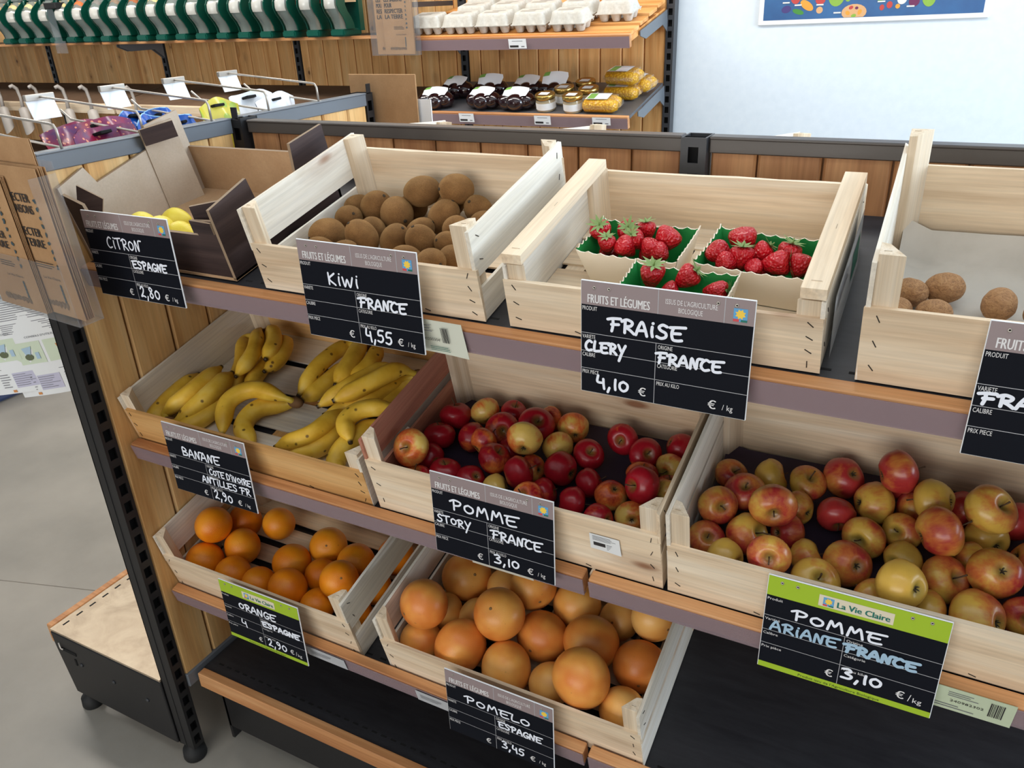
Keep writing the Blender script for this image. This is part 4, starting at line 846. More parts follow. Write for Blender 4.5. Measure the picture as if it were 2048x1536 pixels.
# ------------------------------------------------------------------ price cards with printed and hand-written text
G = {'A': [[(0, 0), (.12, .55), (.30, 1), (.46, .5), (.56, 0)], [(.12, .34), (.48, .40)]],
     'B': [[(.08, 0), (.10, 1), (.46, .86), (.44, .62), (.14, .52), (.54, .38), (.50, .10), (.08, .02)]],
     'C': [[(.54, .88), (.34, 1), (.10, .70), (.06, .30), (.26, .02), (.54, .12)]],
     'D': [[(.08, .02), (.08, 1), (.44, .84), (.56, .46), (.38, .08), (.06, .02)]],
     'E': [[(-.04, .90), (.30, .96), (.72, 1.02)], [(.14, .92), (.06, .50), (.12, .06), (.34, 0), (.56, .06)], [(.10, .50), (.48, .54)]],
     'F': [[(-.08, .86), (.20, .96), (.60, 1.0)], [(.20, .94), (.20, .45), (.14, 0)], [(.12, .50), (.50, .56)]],
     'G': [[(.54, .86), (.34, 1), (.10, .72), (.06, .30), (.24, 0), (.52, .14), (.56, .44), (.34, .40)]],
     'I': [[(.12, .72), (.10, .35), (.14, 0)], [(.15, .98), (.16, .99)]],
     'K': [[(.08, 1), (.10, 0)], [(.50, 1), (.12, .48), (.54, 0)]],
     'L': [[(.12, 1), (.06, .45), (.10, .04), (.50, .10)]],
     'M': [[(.04, 0), (.10, .62), (.16, .96), (.30, .46), (.48, .98), (.58, .50), (.64, 0)]],
     'N': [[(.04, 0), (.12, .96), (.40, .06), (.48, .92), (.80, 1.0)]],
     'n': [[(.04, 0), (.10, .96), (.44, .04), (.54, 1.0)]],
     'O': [[(.28, .86), (.08, .66), (.08, .28), (.28, .08), (.50, .26), (.52, .64), (.28, .86)]],
     'P': [[(.16, 0), (.16, .92)], [(-.06, .80), (.20, 1.02), (.54, .88), (.46, .56), (.16, .44)]],
     'R': [[(.12, 0), (.14, .92)], [(-.04, .82), (.22, 1.0), (.50, .84), (.42, .56), (.16, .46), (.40, .24), (.60, 0)]],
     'S': [[(.52, .90), (.30, 1.0), (.12, .80), (.22, .58), (.46, .42), (.46, .14), (.24, 0), (.02, .10)]],
     'T': [[(-.06, .92), (.60, 1.0)], [(.28, .94), (.26, .5), (.30, 0)]],
     'V': [[(.04, .9), (.24, 0), (.50, .9)]], 'W': [[(.02, .78), (.16, 0), (.34, .62), (.52, 0), (.72, .84)]],
     'X': [[(.06, 1), (.56, 0)], [(.56, 1), (.04, 0)]],
     'Y': [[(.06, 1), (.24, .52), (.30, .40)], [(.62, 1.02), (.36, .30), (.12, -.55)]],
     '0': [[(.28, .82), (.08, .62), (.08, .24), (.28, .04), (.50, .24), (.52, .62), (.28, .82)]], '1': [[(.16, .86), (.14, .4), (.16, 0)]],
     '2': [[(.08, .76), (.26, 1), (.44, .80), (.34, .44), (.06, .04), (.30, .10), (.54, .02)]], '3': [[(.06, .92), (.34, 1), (.46, .78), (.22, .56), (.52, .36), (.42, .06), (.04, .04)]],
     '4': [[(.14, 1), (.10, .46), (.46, .42)], [(.46, .76), (.48, .30), (.52, -.06)]], '5': [[(.54, .98), (.18, .94), (.12, .56), (.42, .56), (.50, .24), (.30, 0), (.04, .08)]],
     '8': [[(.46, .80), (.28, 1), (.12, .78), (.46, .28), (.28, 0), (.10, .24), (.46, .80)]], '9': [[(.46, .84), (.24, 1), (.10, .76), (.28, .54), (.46, .76), (.44, .30), (.22, 0)]],
     ',': [[(.14, .10), (.04, -.28)]], "'": [[(.14, 1.1), (.08, .82)]]}
ADV = {'I': .34, ',': .34, "'": .24, '1': .36, 'M': .80, 'W': .88, 'N': .66, 'L': .58}
def scribble(mb, s, x, y, h, width, wd, z, jit=0.02, seed=1):
    r = random.Random(seed + len(s)); adv = [ADV.get(c, .70) if c != ' ' else .36 for c in s]; sx = width / (sum(adv) * 1.0); cx = x
    for c, a in zip(s, adv):
        dy = r.uniform(-jit, jit) * h * 1.5
        for st in G.get(c, []):
            P = [Vector((px, py, 0)) for px, py in st]
            Q = catmull(P, 4) if len(P) > 2 else P
            mb.ribbon([(cx + q.x * sx, y + dy + q.y * h) for q in Q], wd, z)
        cx += a * sx
CW, CH = 0.2095, 0.1495
def sun_logo(parent, x, y, s, z):
    mb = MB(); mb.rect(x, y, x + s, y + s, z, 0)
    n = 16; cx, cy = x + s * .5, y + s * .56; vs = [(cx, cy, z + .00008)] + [(cx + math.cos(2 * PI * k / n) * s * (.40 if k % 2 else .26), cy + math.sin(2 * PI * k / n) * s * (.40 if k % 2 else .26), z + .00008) for k in range(n)]
    mb.add(vs, [(0, 1 + k, 1 + (k + 1) % n) for k in range(n)], 1)
    mb.rect(x, y, x + s * .42, y + s * .2, z + .00012, 2); mb.rect(x + s * .55, y, x + s, y + s * .16, z + .00012, 3)
    obj('sun_emblem', mb, [M['logo_blue'], M['logo_yellow'], M['logo_red'], M['logo_green']], parent)
def price_card(x, z, label, words, green=False, tilt=0.0, yaw=0.0, y=0.018):
    t = thing('price_card', label, 'price card', (x, y, z - CH), (R(90) - tilt, 0, yaw), 'price cards')
    w, h = CW, CH
    def X(u): return u * w
    def Y(v): return h * (1 - v)
    mb = MB(); mb.box((0, 0, -0.0026), (w, h, 0)); obj('board', mb, M['white'], t, bevel=0.0006)
    e = 0.0009
    mb = MB(); mb.rect(e, e, w - e, h - e, 0.00025); bp = obj('black_panel', mb, M['board_black'], t)
    hb = Y(.205); rows = (.42, .575, .722) if green else (.454, .617, .775); dv = .475 if green else .465
    bot = .935 if green else 1.0
    mb = MB(); mb.rect(e, hb, w - e, h - e, 0.0005)
    hd = obj('header_band', mb, M['lime'] if green else M['taupe'], t)
    if green:
        mb = MB(); mb.rect(e, e, w - e, Y(bot), 0.0005); ft = obj('footer_band', mb, M['lime'], t)
    mb = MB(); lw = 0.0007
    for i, v in enumerate(rows): mb.rect(e, Y(v) - lw / 2, w - e, Y(v) + lw / 2, 0.0006)
    mb.rect(X(dv) - lw / 2, Y(bot) if green else e, X(dv) + lw / 2, Y(rows[0]), 0.0006)
    if not green:
        for u in (dv + .003, .838): mb.rect(X(u) - lw * .6, hb, X(u) + lw * .6, h - e, 0.0007)
    obj('grid_lines', mb, M['print_line'], bp)
    mb = MB(); z2 = 0.0008
    cap = ('Produit', 'Variété', 'Calibre', 'Prix pièce', 'Origine', 'Catégorie', 'Prix au kilo') if green else ('PRODUIT', 'VARIETE', 'CALIBRE', 'PRIX PIECE', 'ORIGINE', 'CATEGORIE', 'PRIX AU KILO')
    xs = 1.1 if green else .62; ch = h * (.028 if green else .036)
    for c, u, v in ((cap[0], .012, .212), (cap[1], .012, rows[0] + .008), (cap[2], .012, rows[1] + .008), (cap[3], .012, rows[2] + .008), (cap[4], dv + .012, rows[0] + .008), (cap[5], dv + .012, rows[1] + .008), (cap[6], dv + .012, rows[2] + .008)):
        put_text(mb, c, X(u), Y(v + .04), ch, z2, None, xs)
    put_text(mb, '€', X(.37 if not green else .40), Y(.945 if not green else .88), h * .075, z2, None, 1.0, 0, 'l', 0.0004)
    put_text(mb, '€', X(.785 if not green else .80), Y(.945 if not green else .88), h * .075, z2, None, 1.0, 0, 'l', 0.0004)
    put_text(mb, '/', X(.865), Y(.94 if not green else .885), h * (.05 if not green else .075), z2, None, .8)
    put_text(mb, 'kg', X(.892), Y(.94 if not green else .885), h * .05, z2, None, .8 if not green else 1.15)
    if not green:
        obj('printed_text', mb, M['print_white'], bp); mb = MB()
        put_text(mb, 'FRUITS ET LÉGUMES', X(.045), Y(.185), h * .075, z2, X(.375), 1, 0, 'l', 0.0003)
        put_text(mb, "ISSUS DE L'AGRICULTURE", X(.51), Y(.112), h * .043, z2, X(.29)); put_text(mb, 'BIOLOGIQUE', X(.585), Y(.175), h * .043, z2, X(.135))
    obj('printed_text', mb, M['print_white'], bp if green else hd)
    if green:
        mb = MB(); mb.rect(X(.30), Y(.175), X(.71), Y(.062), 0.0008); lk = obj('logo_sticker', mb, M['cream'], t)
        mb = MB(); put_text(mb, 'La Vie Claire', X(.405), Y(.152), h * .058, 0.0010, X(.285), 1, 0, 'l', 0.00045); obj('logo_text', mb, M['logo_green'], lk)
        sun_logo(lk, X(.325), Y(.165), h * .085, 0.0010)
        mb = MB(); put_text(mb, "Produit issu de l'Agriculture Biologique", X(.25), Y(.98), h * .026, 0.0008, X(.47)); obj('footer_text', mb, M['olive_ink'], ft)
    else: sun_logo(hd, X(.885), Y(.18), h * .105, 0.0008)
    for i, u in enumerate((.085, .175, .80, .90)):
        mb = MB(); T = Matrix.Translation((X(u), Y(.055), 0.0008)); mb.lathe([(0.0009, 0.0), (0.0022, 0.0), (0.0022, 0.0004), (0.0011, 0.0004), (0.0009, 0.0)], 12, 0, T); mb.lathe([(0.0, 0.0001), (0.0010, 0.0001)], 12, 1, T, False)
        obj('eyelet', mb, [M['wire'], M['hole']], hd)
    for i, (s, u, v, hh, ww, wd, mt) in enumerate(words):
        mb = MB(); scribble(mb, s, X(u), Y(v), hh * h, X(ww), wd * 0.86, 0.0010 + 0.00008 * i, seed=i + len(label)); obj('handwriting', mb, mt, bp)
    return t
K, KB = M['chalk'], M['chalk_blue']
price_card(0.0855, 1.3625, 'grey-topped black price card reading citron, lemon 2,80', [('CITRON', .24, .405, .125, .40, .0030, K), ('ESPAGNE', .49, .605, .085, .40, .0036, K), ('2,80', .50, .945, .125, .24, .0034, K)], y=0.014)
price_card(0.556, 1.355, 'grey-topped black price card reading kiwi France 4,55', [('KIWI', .24, .415, .115, .28, .0034, K), ('FRANCE', .49, .607, .10, .40, .0040, K), ('4,55', .51, .945, .125, .24, .0036, K)])
price_card(1.0035, 1.346, 'grey-topped black price card reading fraise clery 4,10', [('FRAISE', .18, .405, .115, .45, .0044, K), ('CLERY', .03, .610, .090, .26, .0042, K), ('FRANCE', .475, .622, .092, .38, .0042, K), ('4,10', .10, .935, .11, .22, .0040, K)])
price_card(1.435, 1.355, 'grey-topped black price card in front of the walnuts', [('nOIX', .20, .405, .11, .24, .0040, K), ('FRANCE', .03, .595, .085, .46, .0044, K)], tilt=R(1))
price_card(0.152, 0.970, 'grey-topped black price card reading banane, côte d\'ivoire 2,90', [('BANANE', .20, .42, .115, .47, .0036, K), ("COTE D'IVOIRE", .50, .60, .085, .50, .0030, K), ('ANTILLES FR', .385, .745, .095, .59, .0032, K), ('2,90', .50, .95, .125, .23, .0034, K)], y=0.014)
price_card(0.7515, 1.0115, 'grey-topped black price card reading pomme story 3,10', [('POMME', .17, .405, .12, .56, .0038, K), ('STORY', .035, .60, .09, .30, .0032, K), ('FRANCE', .50, .625, .105, .41, .0036, K), ('3,10', .51, .925, .105, .22, .0036, K)])
price_card(1.260, 0.983, 'lime green and black price card reading pomme ariane 3,10', [('POMME', .17, .395, .10, .52, .0038, K), ('ARIANE', .05, .56, .095, .40, .0038, KB), ('FRANCE', .485, .565, .085, .40, .0052, KB), ('3,10', .49, .845, .105, .24, .0042, K)], True, R(2))
price_card(0.206, 0.620, 'lime green and black price card reading orange Espagne 2,90', [('ORAnGE', .22, .395, .11, .48, .0040, K), ('ESPAGnE', .495, .56, .08, .47, .0046, K), ('4', .20, .71, .12, .09, .0036, K), ('2,90', .52, .885, .125, .25, .0036, K)], True, y=0.012)
price_card(0.746, 0.610, 'grey-topped black price card reading pomelo Espagne 3,45', [('POMELO', .19, .415, .105, .62, .0036, K), ('ESPAGnE', .50, .60, .085, .40, .0036, K), ('3,45', .52, .925, .105, .22, .0036, K)], y=0.012)

# paper labels and stickers along the price rails
def bars(mb, x0, y0, w, h, z, seed, mi=0):
    r = random.Random(seed); x = 0
    while x < w:
        b = r.choice((.0006, .0009, .0014)); mb.rect(x0 + x, y0, x0 + min(x + b, w), y0 + h, z, mi); x += b + r.choice((.0006, .0009))
def lines(mb, x0, y0, w, h, n, z, seed, mi=0, lw=0.5):
    r = random.Random(seed)
    for i in range(n):
        y = y0 + h - h * (i + .5) / n; mb.rect(x0, y, x0 + w * r.uniform(.55, 1), y + h / n * lw, z, mi)
def rail_label(name, label, k, x, w, h, pieces, mat, top=-0.004, curl=0.0, tint=None):
    t = thing(name, label, 'label', W(k, x, -0.004, top - h), (R(90) + TH, 0, 0))
    mb = MB(); N = 8; vs = []; fs = []
    for i in range(N + 1):
        for j in (0, 1): vs.append((w * i / N + (curl * 0.35 if j == 0 and i == N else 0), h * j, 0.0006 + curl * 0.25 * (i / N) ** 2 * (1.2 - j)))
    for i in range(N): fs.append((2 * i, 2 * i + 2, 2 * i + 3, 2 * i + 1))
    m = len(vs); vs += [(a, b, c - 0.0004) for a, b, c in vs]; fs += [tuple(reversed([q + m for q in f])) for f in fs]
    mb.add(vs, fs, 0, True); pp = obj('paper', mb, mat, t)
    mb = MB(); pieces(mb, w, h); obj('printed_text', mb, [M['ink_grey'], M['ink'], M['logo_green'], M['white']], pp)
    return t
def kiwi_lab(mb, w, h):
    z = 0.0045; bars(mb, w * .52, h * .40, w * .16, h * .45, z, 3, 1); put_text(mb, '00200304', w * .08, h * .42, h * .09, z, w * .38, 1, 1); lines(mb, w * .06, h * .66, w * .36, h * .25, 3, z, 4, 0, .3); lines(mb, w * .2, h * .1, w * .5, h * .16, 3, z, 5, 2, .3)
rail_label('shelf_label', 'curling barcode label tucked behind the kiwi price card', 1, 0.748, 0.072, 0.056, kiwi_lab, plain('label_paper', S(214, 216, 200), 0.6), 0.010, 0.012)
def ar_lab(mb, w, h):
    z = 0.0012; bars(mb, w * .80, h * .25, w * .12, h * .6, z, 6, 1); put_text(mb, '240982302', w * .48, h * .42, h * .10, z, w * .28, 1, 1); lines(mb, w * .45, h * .62, w * .30, h * .24, 3, z, 7, 0, .3)
    mb.lathe([(0, 0.0010), (h * .30, 0.0010)], 24, 3, Matrix.Translation((w * .19, h * .70, 0)), False); put_text(mb, 'BIO', w * .13, h * .64, h * .16, z + .0004, w * .12, 1, 1); mb.rect(w * .06, h * .14, w * .22, h * .34, z, 2); lines(mb, w * .3, h * .08, w * .4, h * .2, 2, z, 8, 0, .3)
rail_label('shelf_label', 'pale green organic barcode label beside the lime apple card', 2, 1.425, 0.130, 0.046, ar_lab, plain('label_green', S(196, 208, 178), 0.55), 0.006, 0.0)
blank = lambda mb, w, h: lines(mb, w * .1, h * .3, w * .7, h * .4, 3, 0.0012, 9, 0, .25)
LAB = plain('label_grey', S(186, 188, 192), 0.5)
rail_label('shelf_label', 'pale clear label holder on the rail behind the lime orange card', 3, 0.393, 0.098, 0.032, blank, LAB, -0.002)
rail_label('shelf_label', 'pale label on the rail beside the pomelo price card', 3, 0.658, 0.090, 0.032, blank, LAB, -0.004)
rail_label('shelf_label', 'long white label strip showing under the story apple card', 2, 0.803, 0.110, 0.030, blank, plain('label_cream', S(206, 202, 188), 0.5), -0.008)
def st_lab(mb, w, h): lines(mb, w * .1, h * .60, w * .8, h * .32, 4, 0.0012, 11, 0, .3); mb.rect(w * .12, h * .28, w * .52, h * .5, 0.0012, 1); lines(mb, w * .56, h * .1, w * .36, h * .4, 4, 0.0012, 12, 0, .35)
t = rail_label('crate_sticker', 'small torn white sticker on the front board of the apple crate', 2, 1.006, 0.046, 0.032, st_lab, M['paper'], 0.082, 0.006); t.location = W(2, 1.006, 0.0225, 0.048)
# paper label on the outer side of the strawberry crate
t = thing('crate_label', 'glossy printed paper label on the outer side of the strawberry crate', 'label', W(1, 1.2885, 0.05, 0.004), (0, 0, 0)); t.rotation_euler = (Matrix.Rotation(TH, 3, 'X') @ Matrix.Rotation(R(90), 3, 'Z') @ Matrix.Rotation(R(90), 3, 'X')).to_euler()
mb = MB(); mb.rect(0, 0, 0.22, 0.085, 0); obj('paper', mb, plain('gloss_paper', S(210, 214, 220), 0.15), t)
mb = MB(); lines(mb, 0.02, 0.05, 0.10, 0.025, 4, 0.0004, 3); mb.rect(0.14, 0.02, 0.20, 0.06, 0.0004, 1); obj('printed_text', mb, [M['ink_grey'], M['logo_green']], t)

# ------------------------------------------------------------------ wall shelving at the back
far = thing('wall_shelving', 'tall back wall shelving with pine plank panels and dark slotted uprights', 'shelving', (-1.7, 2.64, 0))
UX = (-3.74, -2.71, -1.71, -0.70, 0.285)
edges = [-4.75] + list(UX)
for i in range(5):
    a, b = edges[i] + 0.02, edges[i + 1] - 0.02
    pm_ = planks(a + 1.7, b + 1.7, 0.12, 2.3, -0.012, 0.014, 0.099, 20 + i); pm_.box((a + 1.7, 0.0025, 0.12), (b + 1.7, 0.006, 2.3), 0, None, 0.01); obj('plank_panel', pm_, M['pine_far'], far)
fpost = upright_mesh(0.0, 2.35, 0.05, 0.034).mesh('upright', [M['metal_dark'], M['hole']])
for x in UX: obj('upright', fpost, None, far, (x + 1.7, -0.018, 0), (0, 0, R(-90)))
E11 = R(11.5)
def far_shelf(label, x0, x1, yf, zf, depth, ang, lip, slats=False, group='wall shelves', lipmat=None, film=True, tr='tray', liph=0.046):
    t = thing('wall_shelf', label, 'shelf', ((x0 + x1) / 2, yf, zf), (ang, 0, 0), group); h = (x1 - x0) / 2
    if slats:
        for i, y in enumerate((0.0, 0.105, 0.21, 0.315)):
            mb = MB(); mb.box((-h, -0.045, 0), (h, 0.045, 0.014)); obj('slat', mb, M['slat_shelf'], t, (0, y + 0.062, -0.006 + 0.007 * i), bevel=0.002)
        for x in (-h + 0.004, h - 0.022):
            mb = MB(); mb.box((x, 0.018, -0.03), (x + 0.018, depth, -0.006)); obj('side_batten', mb, M['slat_shelf'], t, bevel=0.002)
    else:
        mb = MB(); mb.box((-h, 0.02, -0.012), (h, depth, 0)); obj('tray', mb, M[tr], t)
    mb = MB(); mb.box((-h, 0, -liph), (h, 0.018, 0.002)); obj('wooden_edge', mb, lipmat or M['pine_edge'], t, bevel=0.002)
    if film:
        mb = MB(); mb.box((-h + 0.002, -0.002, -liph), (h - 0.002, -0.0006, -0.005)); obj('price_rail', mb, M['film'], t)
    for x in (-h + 0.01, h + 0.004):
        mb = MB(); mb.prism([(0.10, -0.012), (depth, -0.012), (depth + 0.0, -0.10), (depth - 0.06, -0.055), (0.16, -0.055), (0.10, -0.03)], -0.002, 0.002)
        obj('bracket', mb, M['metal_rail'] if not film or True else None, t, (x, 0, 0), (0, 0, R(90)))
    return t
far_shelf('slatted pine shelf sloping forward under the egg cartons', -0.722, 0.268, 2.195, 1.521, 0.425, E11, None, True)
far_shelf('grey sloping shelf carrying the dark beetroot packs and corn', -0.722, 0.268, 2.195, 1.231, 0.425, E11, None, False, tr='metal_far')
def price_tag(label, x, z, w, h, y=2.1915, rx=R(90) + E11):
    t = thing('shelf_tag', label, 'label', (x, y, z), (rx, 0, 0), 'shelf price tags')
    mb = MB(); mb.rect(0, 0, w, h, 0); obj('paper', mb, M['white'], t)
    mb = MB(); mb.rect(w * .06, h * .12, w * .55, h * .34, 0.0003); mb.rect(w * .7, h * .15, w * .88, h * .26, 0.0003, 1); mb.rect(w * .2, h * .75, w * .8, h * .80, 0.0003, 1); obj('printed_text', mb, [M['ink'], M['ink_grey']], t)
price_tag('white price tag on the edge of the egg shelf', -0.232, 1.480, 0.078, 0.036)
price_tag('white price tag below the first dark beetroot pack', -0.482, 1.196, 0.072, 0.036)
price_tag('white price tag below the glass jars', -0.128, 1.195, 0.073, 0.036)
price_tag('white price tag below the front corn pack', 0.124, 1.200, 0.076, 0.030)
def WE(x, v, w, zf=1.521): return Vector((x, 2.195 + v * math.cos(E11) - w * math.sin(E11), zf + v * math.sin(E11) + w * math.cos(E11)))

# egg cartons: moulded lid and cup base
def pulp():
    t = NT('pulp_board'); n = t.noise(t.obco(), 90, 4); t.set(base=t.ramp(n, [(0.3, S(192, 187, 176)), (0.7, S(208, 204, 194))]), rough=0.85, normal=t.bump(n, 0.1, 0.001)); return t.m
PU = pulp()
def carton_meshes():
    L, D = 0.146, 0.102; lid = MB(); NX, NY = 36, 24; vs = []; fs = []
    def hgt(u, v):
        ex = min(1, min(u, 1 - u) / 0.10); ey = min(1, min(v, 1 - v) / 0.16); e = min(ex, ey)
        z = 0.040 * min(1, e * 1.15) ** .8
        # flutes down the long sides, between the three eggs
        if ey < 1: z -= 0.012 * (1 - ey) * ey * 4 * (0.5 + 0.5 * math.cos(2 * PI * 3 * u))
        return z
    for j in range(NY + 1):
        for i in range(NX + 1):
            u, v = i / NX, j / NY; vs.append((L * (u - .5), D * (v - .5), 0.032 + hgt(u, v)))
    for j in range(NY):
        for i in range(NX): a = j * (NX + 1) + i; fs.append((a, a + 1, a + NX + 2, a + NX + 1))
    lid.add(vs, fs, 0, True); lid.box((-L / 2 - 0.002, -D / 2 - 0.002, 0.029), (L / 2 + 0.002, D / 2 + 0.002, 0.0325))
    base = MB()
    for i in range(3):
        for j in range(2):
            T = Matrix.Translation(((i - 1) * 0.048, (j - .5) * 0.050, 0))
            base.lathe([(0, 0), (0.013, 0), (0.0155, 0.003), (0.0235, 0.029)], 14, 0, T)
    prt = MB(); prt.rect(-0.045, -0.016, 0.018, 0.004, 0.0728); prt.rect(-0.02, 0.010, 0.04, 0.020, 0.0728)
    return lid.mesh('lid', [PU]), base.mesh('cup_base', [PU]), prt.mesh('lid_print', [plain('faint_print', S(178, 170, 158), 0.9)])
LIDM, BASEM, PRTM = carton_meshes()
eggs = [(-0.630, .066, 'first carton from the dispensers in the front egg row'), (-0.474, .066, 'second carton in the front egg row'), (-0.316, .066, 'third carton in the front egg row, above the price tag'), (-0.152, .066, 'fourth carton in the front egg row'), (0.010, .066, 'last carton in the front egg row, its end face showing'),
        (-0.474, .180, 'first carton of the second egg row'), (-0.316, .180, 'second carton of the second egg row'), (-0.156, .180, 'third carton of the second egg row'), (0.004, .180, 'fourth carton of the second egg row'), (0.164, .168, 'egg carton standing apart at the open end of the shelf'),
        (-0.490, .296, 'first of the rear row, mostly hidden behind others'), (-0.330, .296, 'second of the rear row, mostly hidden behind others')]
for i, (x, v, lb) in enumerate(eggs):
    row = 0 if v < .1 else 1 if v < .2 else 2
    t = thing('egg_carton', 'grey pulp egg carton, ' + lb, 'egg carton', WE(x, v, 0.0095 + 0.007 * row * 1.0), (E11, 0, R((i * 37 % 5) - 2) * .5), 'egg cartons')
    ld = obj('lid', LIDM, None, t); obj('cup_base', BASEM, None, t); obj('lid_print', PRTM, None, ld)

# chilled-style packs on the lower wall shelf
BEET = NT('dark_beet_pack'); BEET.set(base=S(34, 12, 16), rough=0.12, spec=0.6, coat=0.5); BEET = BEET.m
GREENP = plain('green_print', S(126, 176, 84), 0.5)
def beet(x, v, lb, sd, h=1.0, stand=1.0):
    r = random.Random(sd); t = thing('beetroot_pack', 'dark shiny vacuum pack of beetroot, ' + lb, 'beetroot pack', WE(x, v - .022, 0.0, 1.231), (E11, 0, R(r.uniform(-12, 12))), 'beetroot packs')
    mb = MB()
    for q, (a, b) in enumerate(((-.036, 0), (.034, .008), (0, -.012), (.004, .03))): mb.ellipsoid((a * 1.15, b, 0.034 * h), (r.uniform(.037, .045), .038, .034 * h), 16, 10)
    obj('vacuum_bag', mb, BEET, t)
    mb = MB(); N = 8; vs = []; fs = []
    for i in range(N + 1):
        a = i / N; z = .060 * h + 0.006 * math.sin(PI * a) + .006
        vs += [(-.052 + .104 * a, -.022, z - .010 + .008 * math.cos(2 * PI * a)), (-.056 + .112 * a, .012, z + .012 * stand), (-.05 + .10 * a, .030, z + .020 * stand)]
    for i in range(N):
        for j in (0, 1): b = 3 * i + j; fs.append((b, b + 3, b + 4, b + 1))
    mb.add(vs, fs, 0, True); mb.mi = [1 if i < 4 and i % 2 else 0 for i in range(len(fs))]; obj('header_label', mb, [M['white'], GREENP], t)
for i, (x, v, lb, st_) in enumerate(((-.625, .075, 'first in the front row by the kraft leaflets', .6), (-.600, .215, 'behind the first front pack', .8), (-.435, .230, 'second in the back row, label standing up', 1.1), (-.395, .085, 'second in the front row', .6), (-.255, .235, 'third in the back row', .8), (-.235, .080, 'front row, next to the glass jars', .7), (-.130, .240, 'back row, behind the jars, tilted label', 1.4))): beet(x, v, lb, i, 1.0, st_)
GOLD = plain('gold_lid', S(196, 164, 92), 0.25, 0.9); GLASSJ = NT('jar_glass'); GLASSJ.set(base=S(176, 160, 130), rough=0.08, spec=0.6); GLASSJ = GLASSJ.m
for i, (x, v, zz, lb) in enumerate(((-.105, .075, 0, 'front jar nearest the beetroot'), (.018, .070, 0, 'front jar nearest the corn'), (-.060, .165, 0, 'second row, nearest the beetroot'), (.050, .160, 0, 'second row, nearest the corn'), (.000, .250, 0, 'rearmost of the jars'))):
    t = thing('glass_jar', 'small glass jar with gold lid, ' + lb, 'jar', WE(x, v - .012, 0.0, 1.231), (E11, 0, 0), 'glass jars')
    mb = MB(); mb.lathe([(0, 0), (.036, 0), (.040, .004), (.040, .040), (.036, .050), (.036, .054)], 24); obj('glass_body', mb, GLASSJ, t)
    mb = MB(); mb.lathe([(.037, .048), (.0415, .049), (.0415, .064), (.039, .067), (.034, .066), (0, .0655)], 28); ld = obj('lid', mb, GOLD, t)
    mb = MB(); mb.rect(-.022, -.018, .018, .014, .0668); obj('lid_label', mb, M['paper'], ld)
    mb = MB(); mb.lathe([(.0406, .010), (.0406, .036)], 24); obj('side_label', mb, M['paper'], t)
CORN = NT('corn_kernels'); co = CORN.obco(); vo = CORN.n('TexVoronoi', {'Vector': co, 'Scale': 130.0}).outputs['Distance']
CORN.set(base=CORN.ramp(vo, [(0.1, S(232, 186, 52)), (0.6, S(196, 140, 28))]), rough=0.3, normal=CORN.bump(vo, 0.5, 0.004)); CORN = CORN.m
for i, (x, v, w, lb) in enumerate(((.135, .070, 0, 'front pack lying on the shelf edge'), (.165, .225, 0.0, 'lower pack of the stack at the shelf end'), (.172, .230, .058, 'top pack of the stack at the shelf end'), (.262, .290, .012, 'rearmost pack leaning by the upright'))):
    x = min(x, .205)
    t = thing('corn_pack', 'yellow sweetcorn cobs in clear film, ' + lb, 'sweetcorn pack', WE(x, v, w, 1.231), (E11, 0, R(3 - 5 * i)), 'sweetcorn packs')
    for q in (-.022, .022):
        mb = MB(); mb.tube([(-.07, q, .027), (-.06, q, .027), (.05, q, .027), (.072, q, .026)], [.012, .025, .027, .016], 16); obj('corn_cob', mb, CORN, t)
    mb = MB(); mb.box((-.078, -.05, .001), (.082, .05, .0555)); obj('film_wrap', mb, M['plastic_clear'], t, bevel=0.02, bseg=3)
    mb = MB(); mb.rect(-.055, -.035, .035, .036, .0565); mb.rect(-.05, -.03, -.02, .03, .0568, 1); obj('label', mb, [M['white'], GREENP], t)

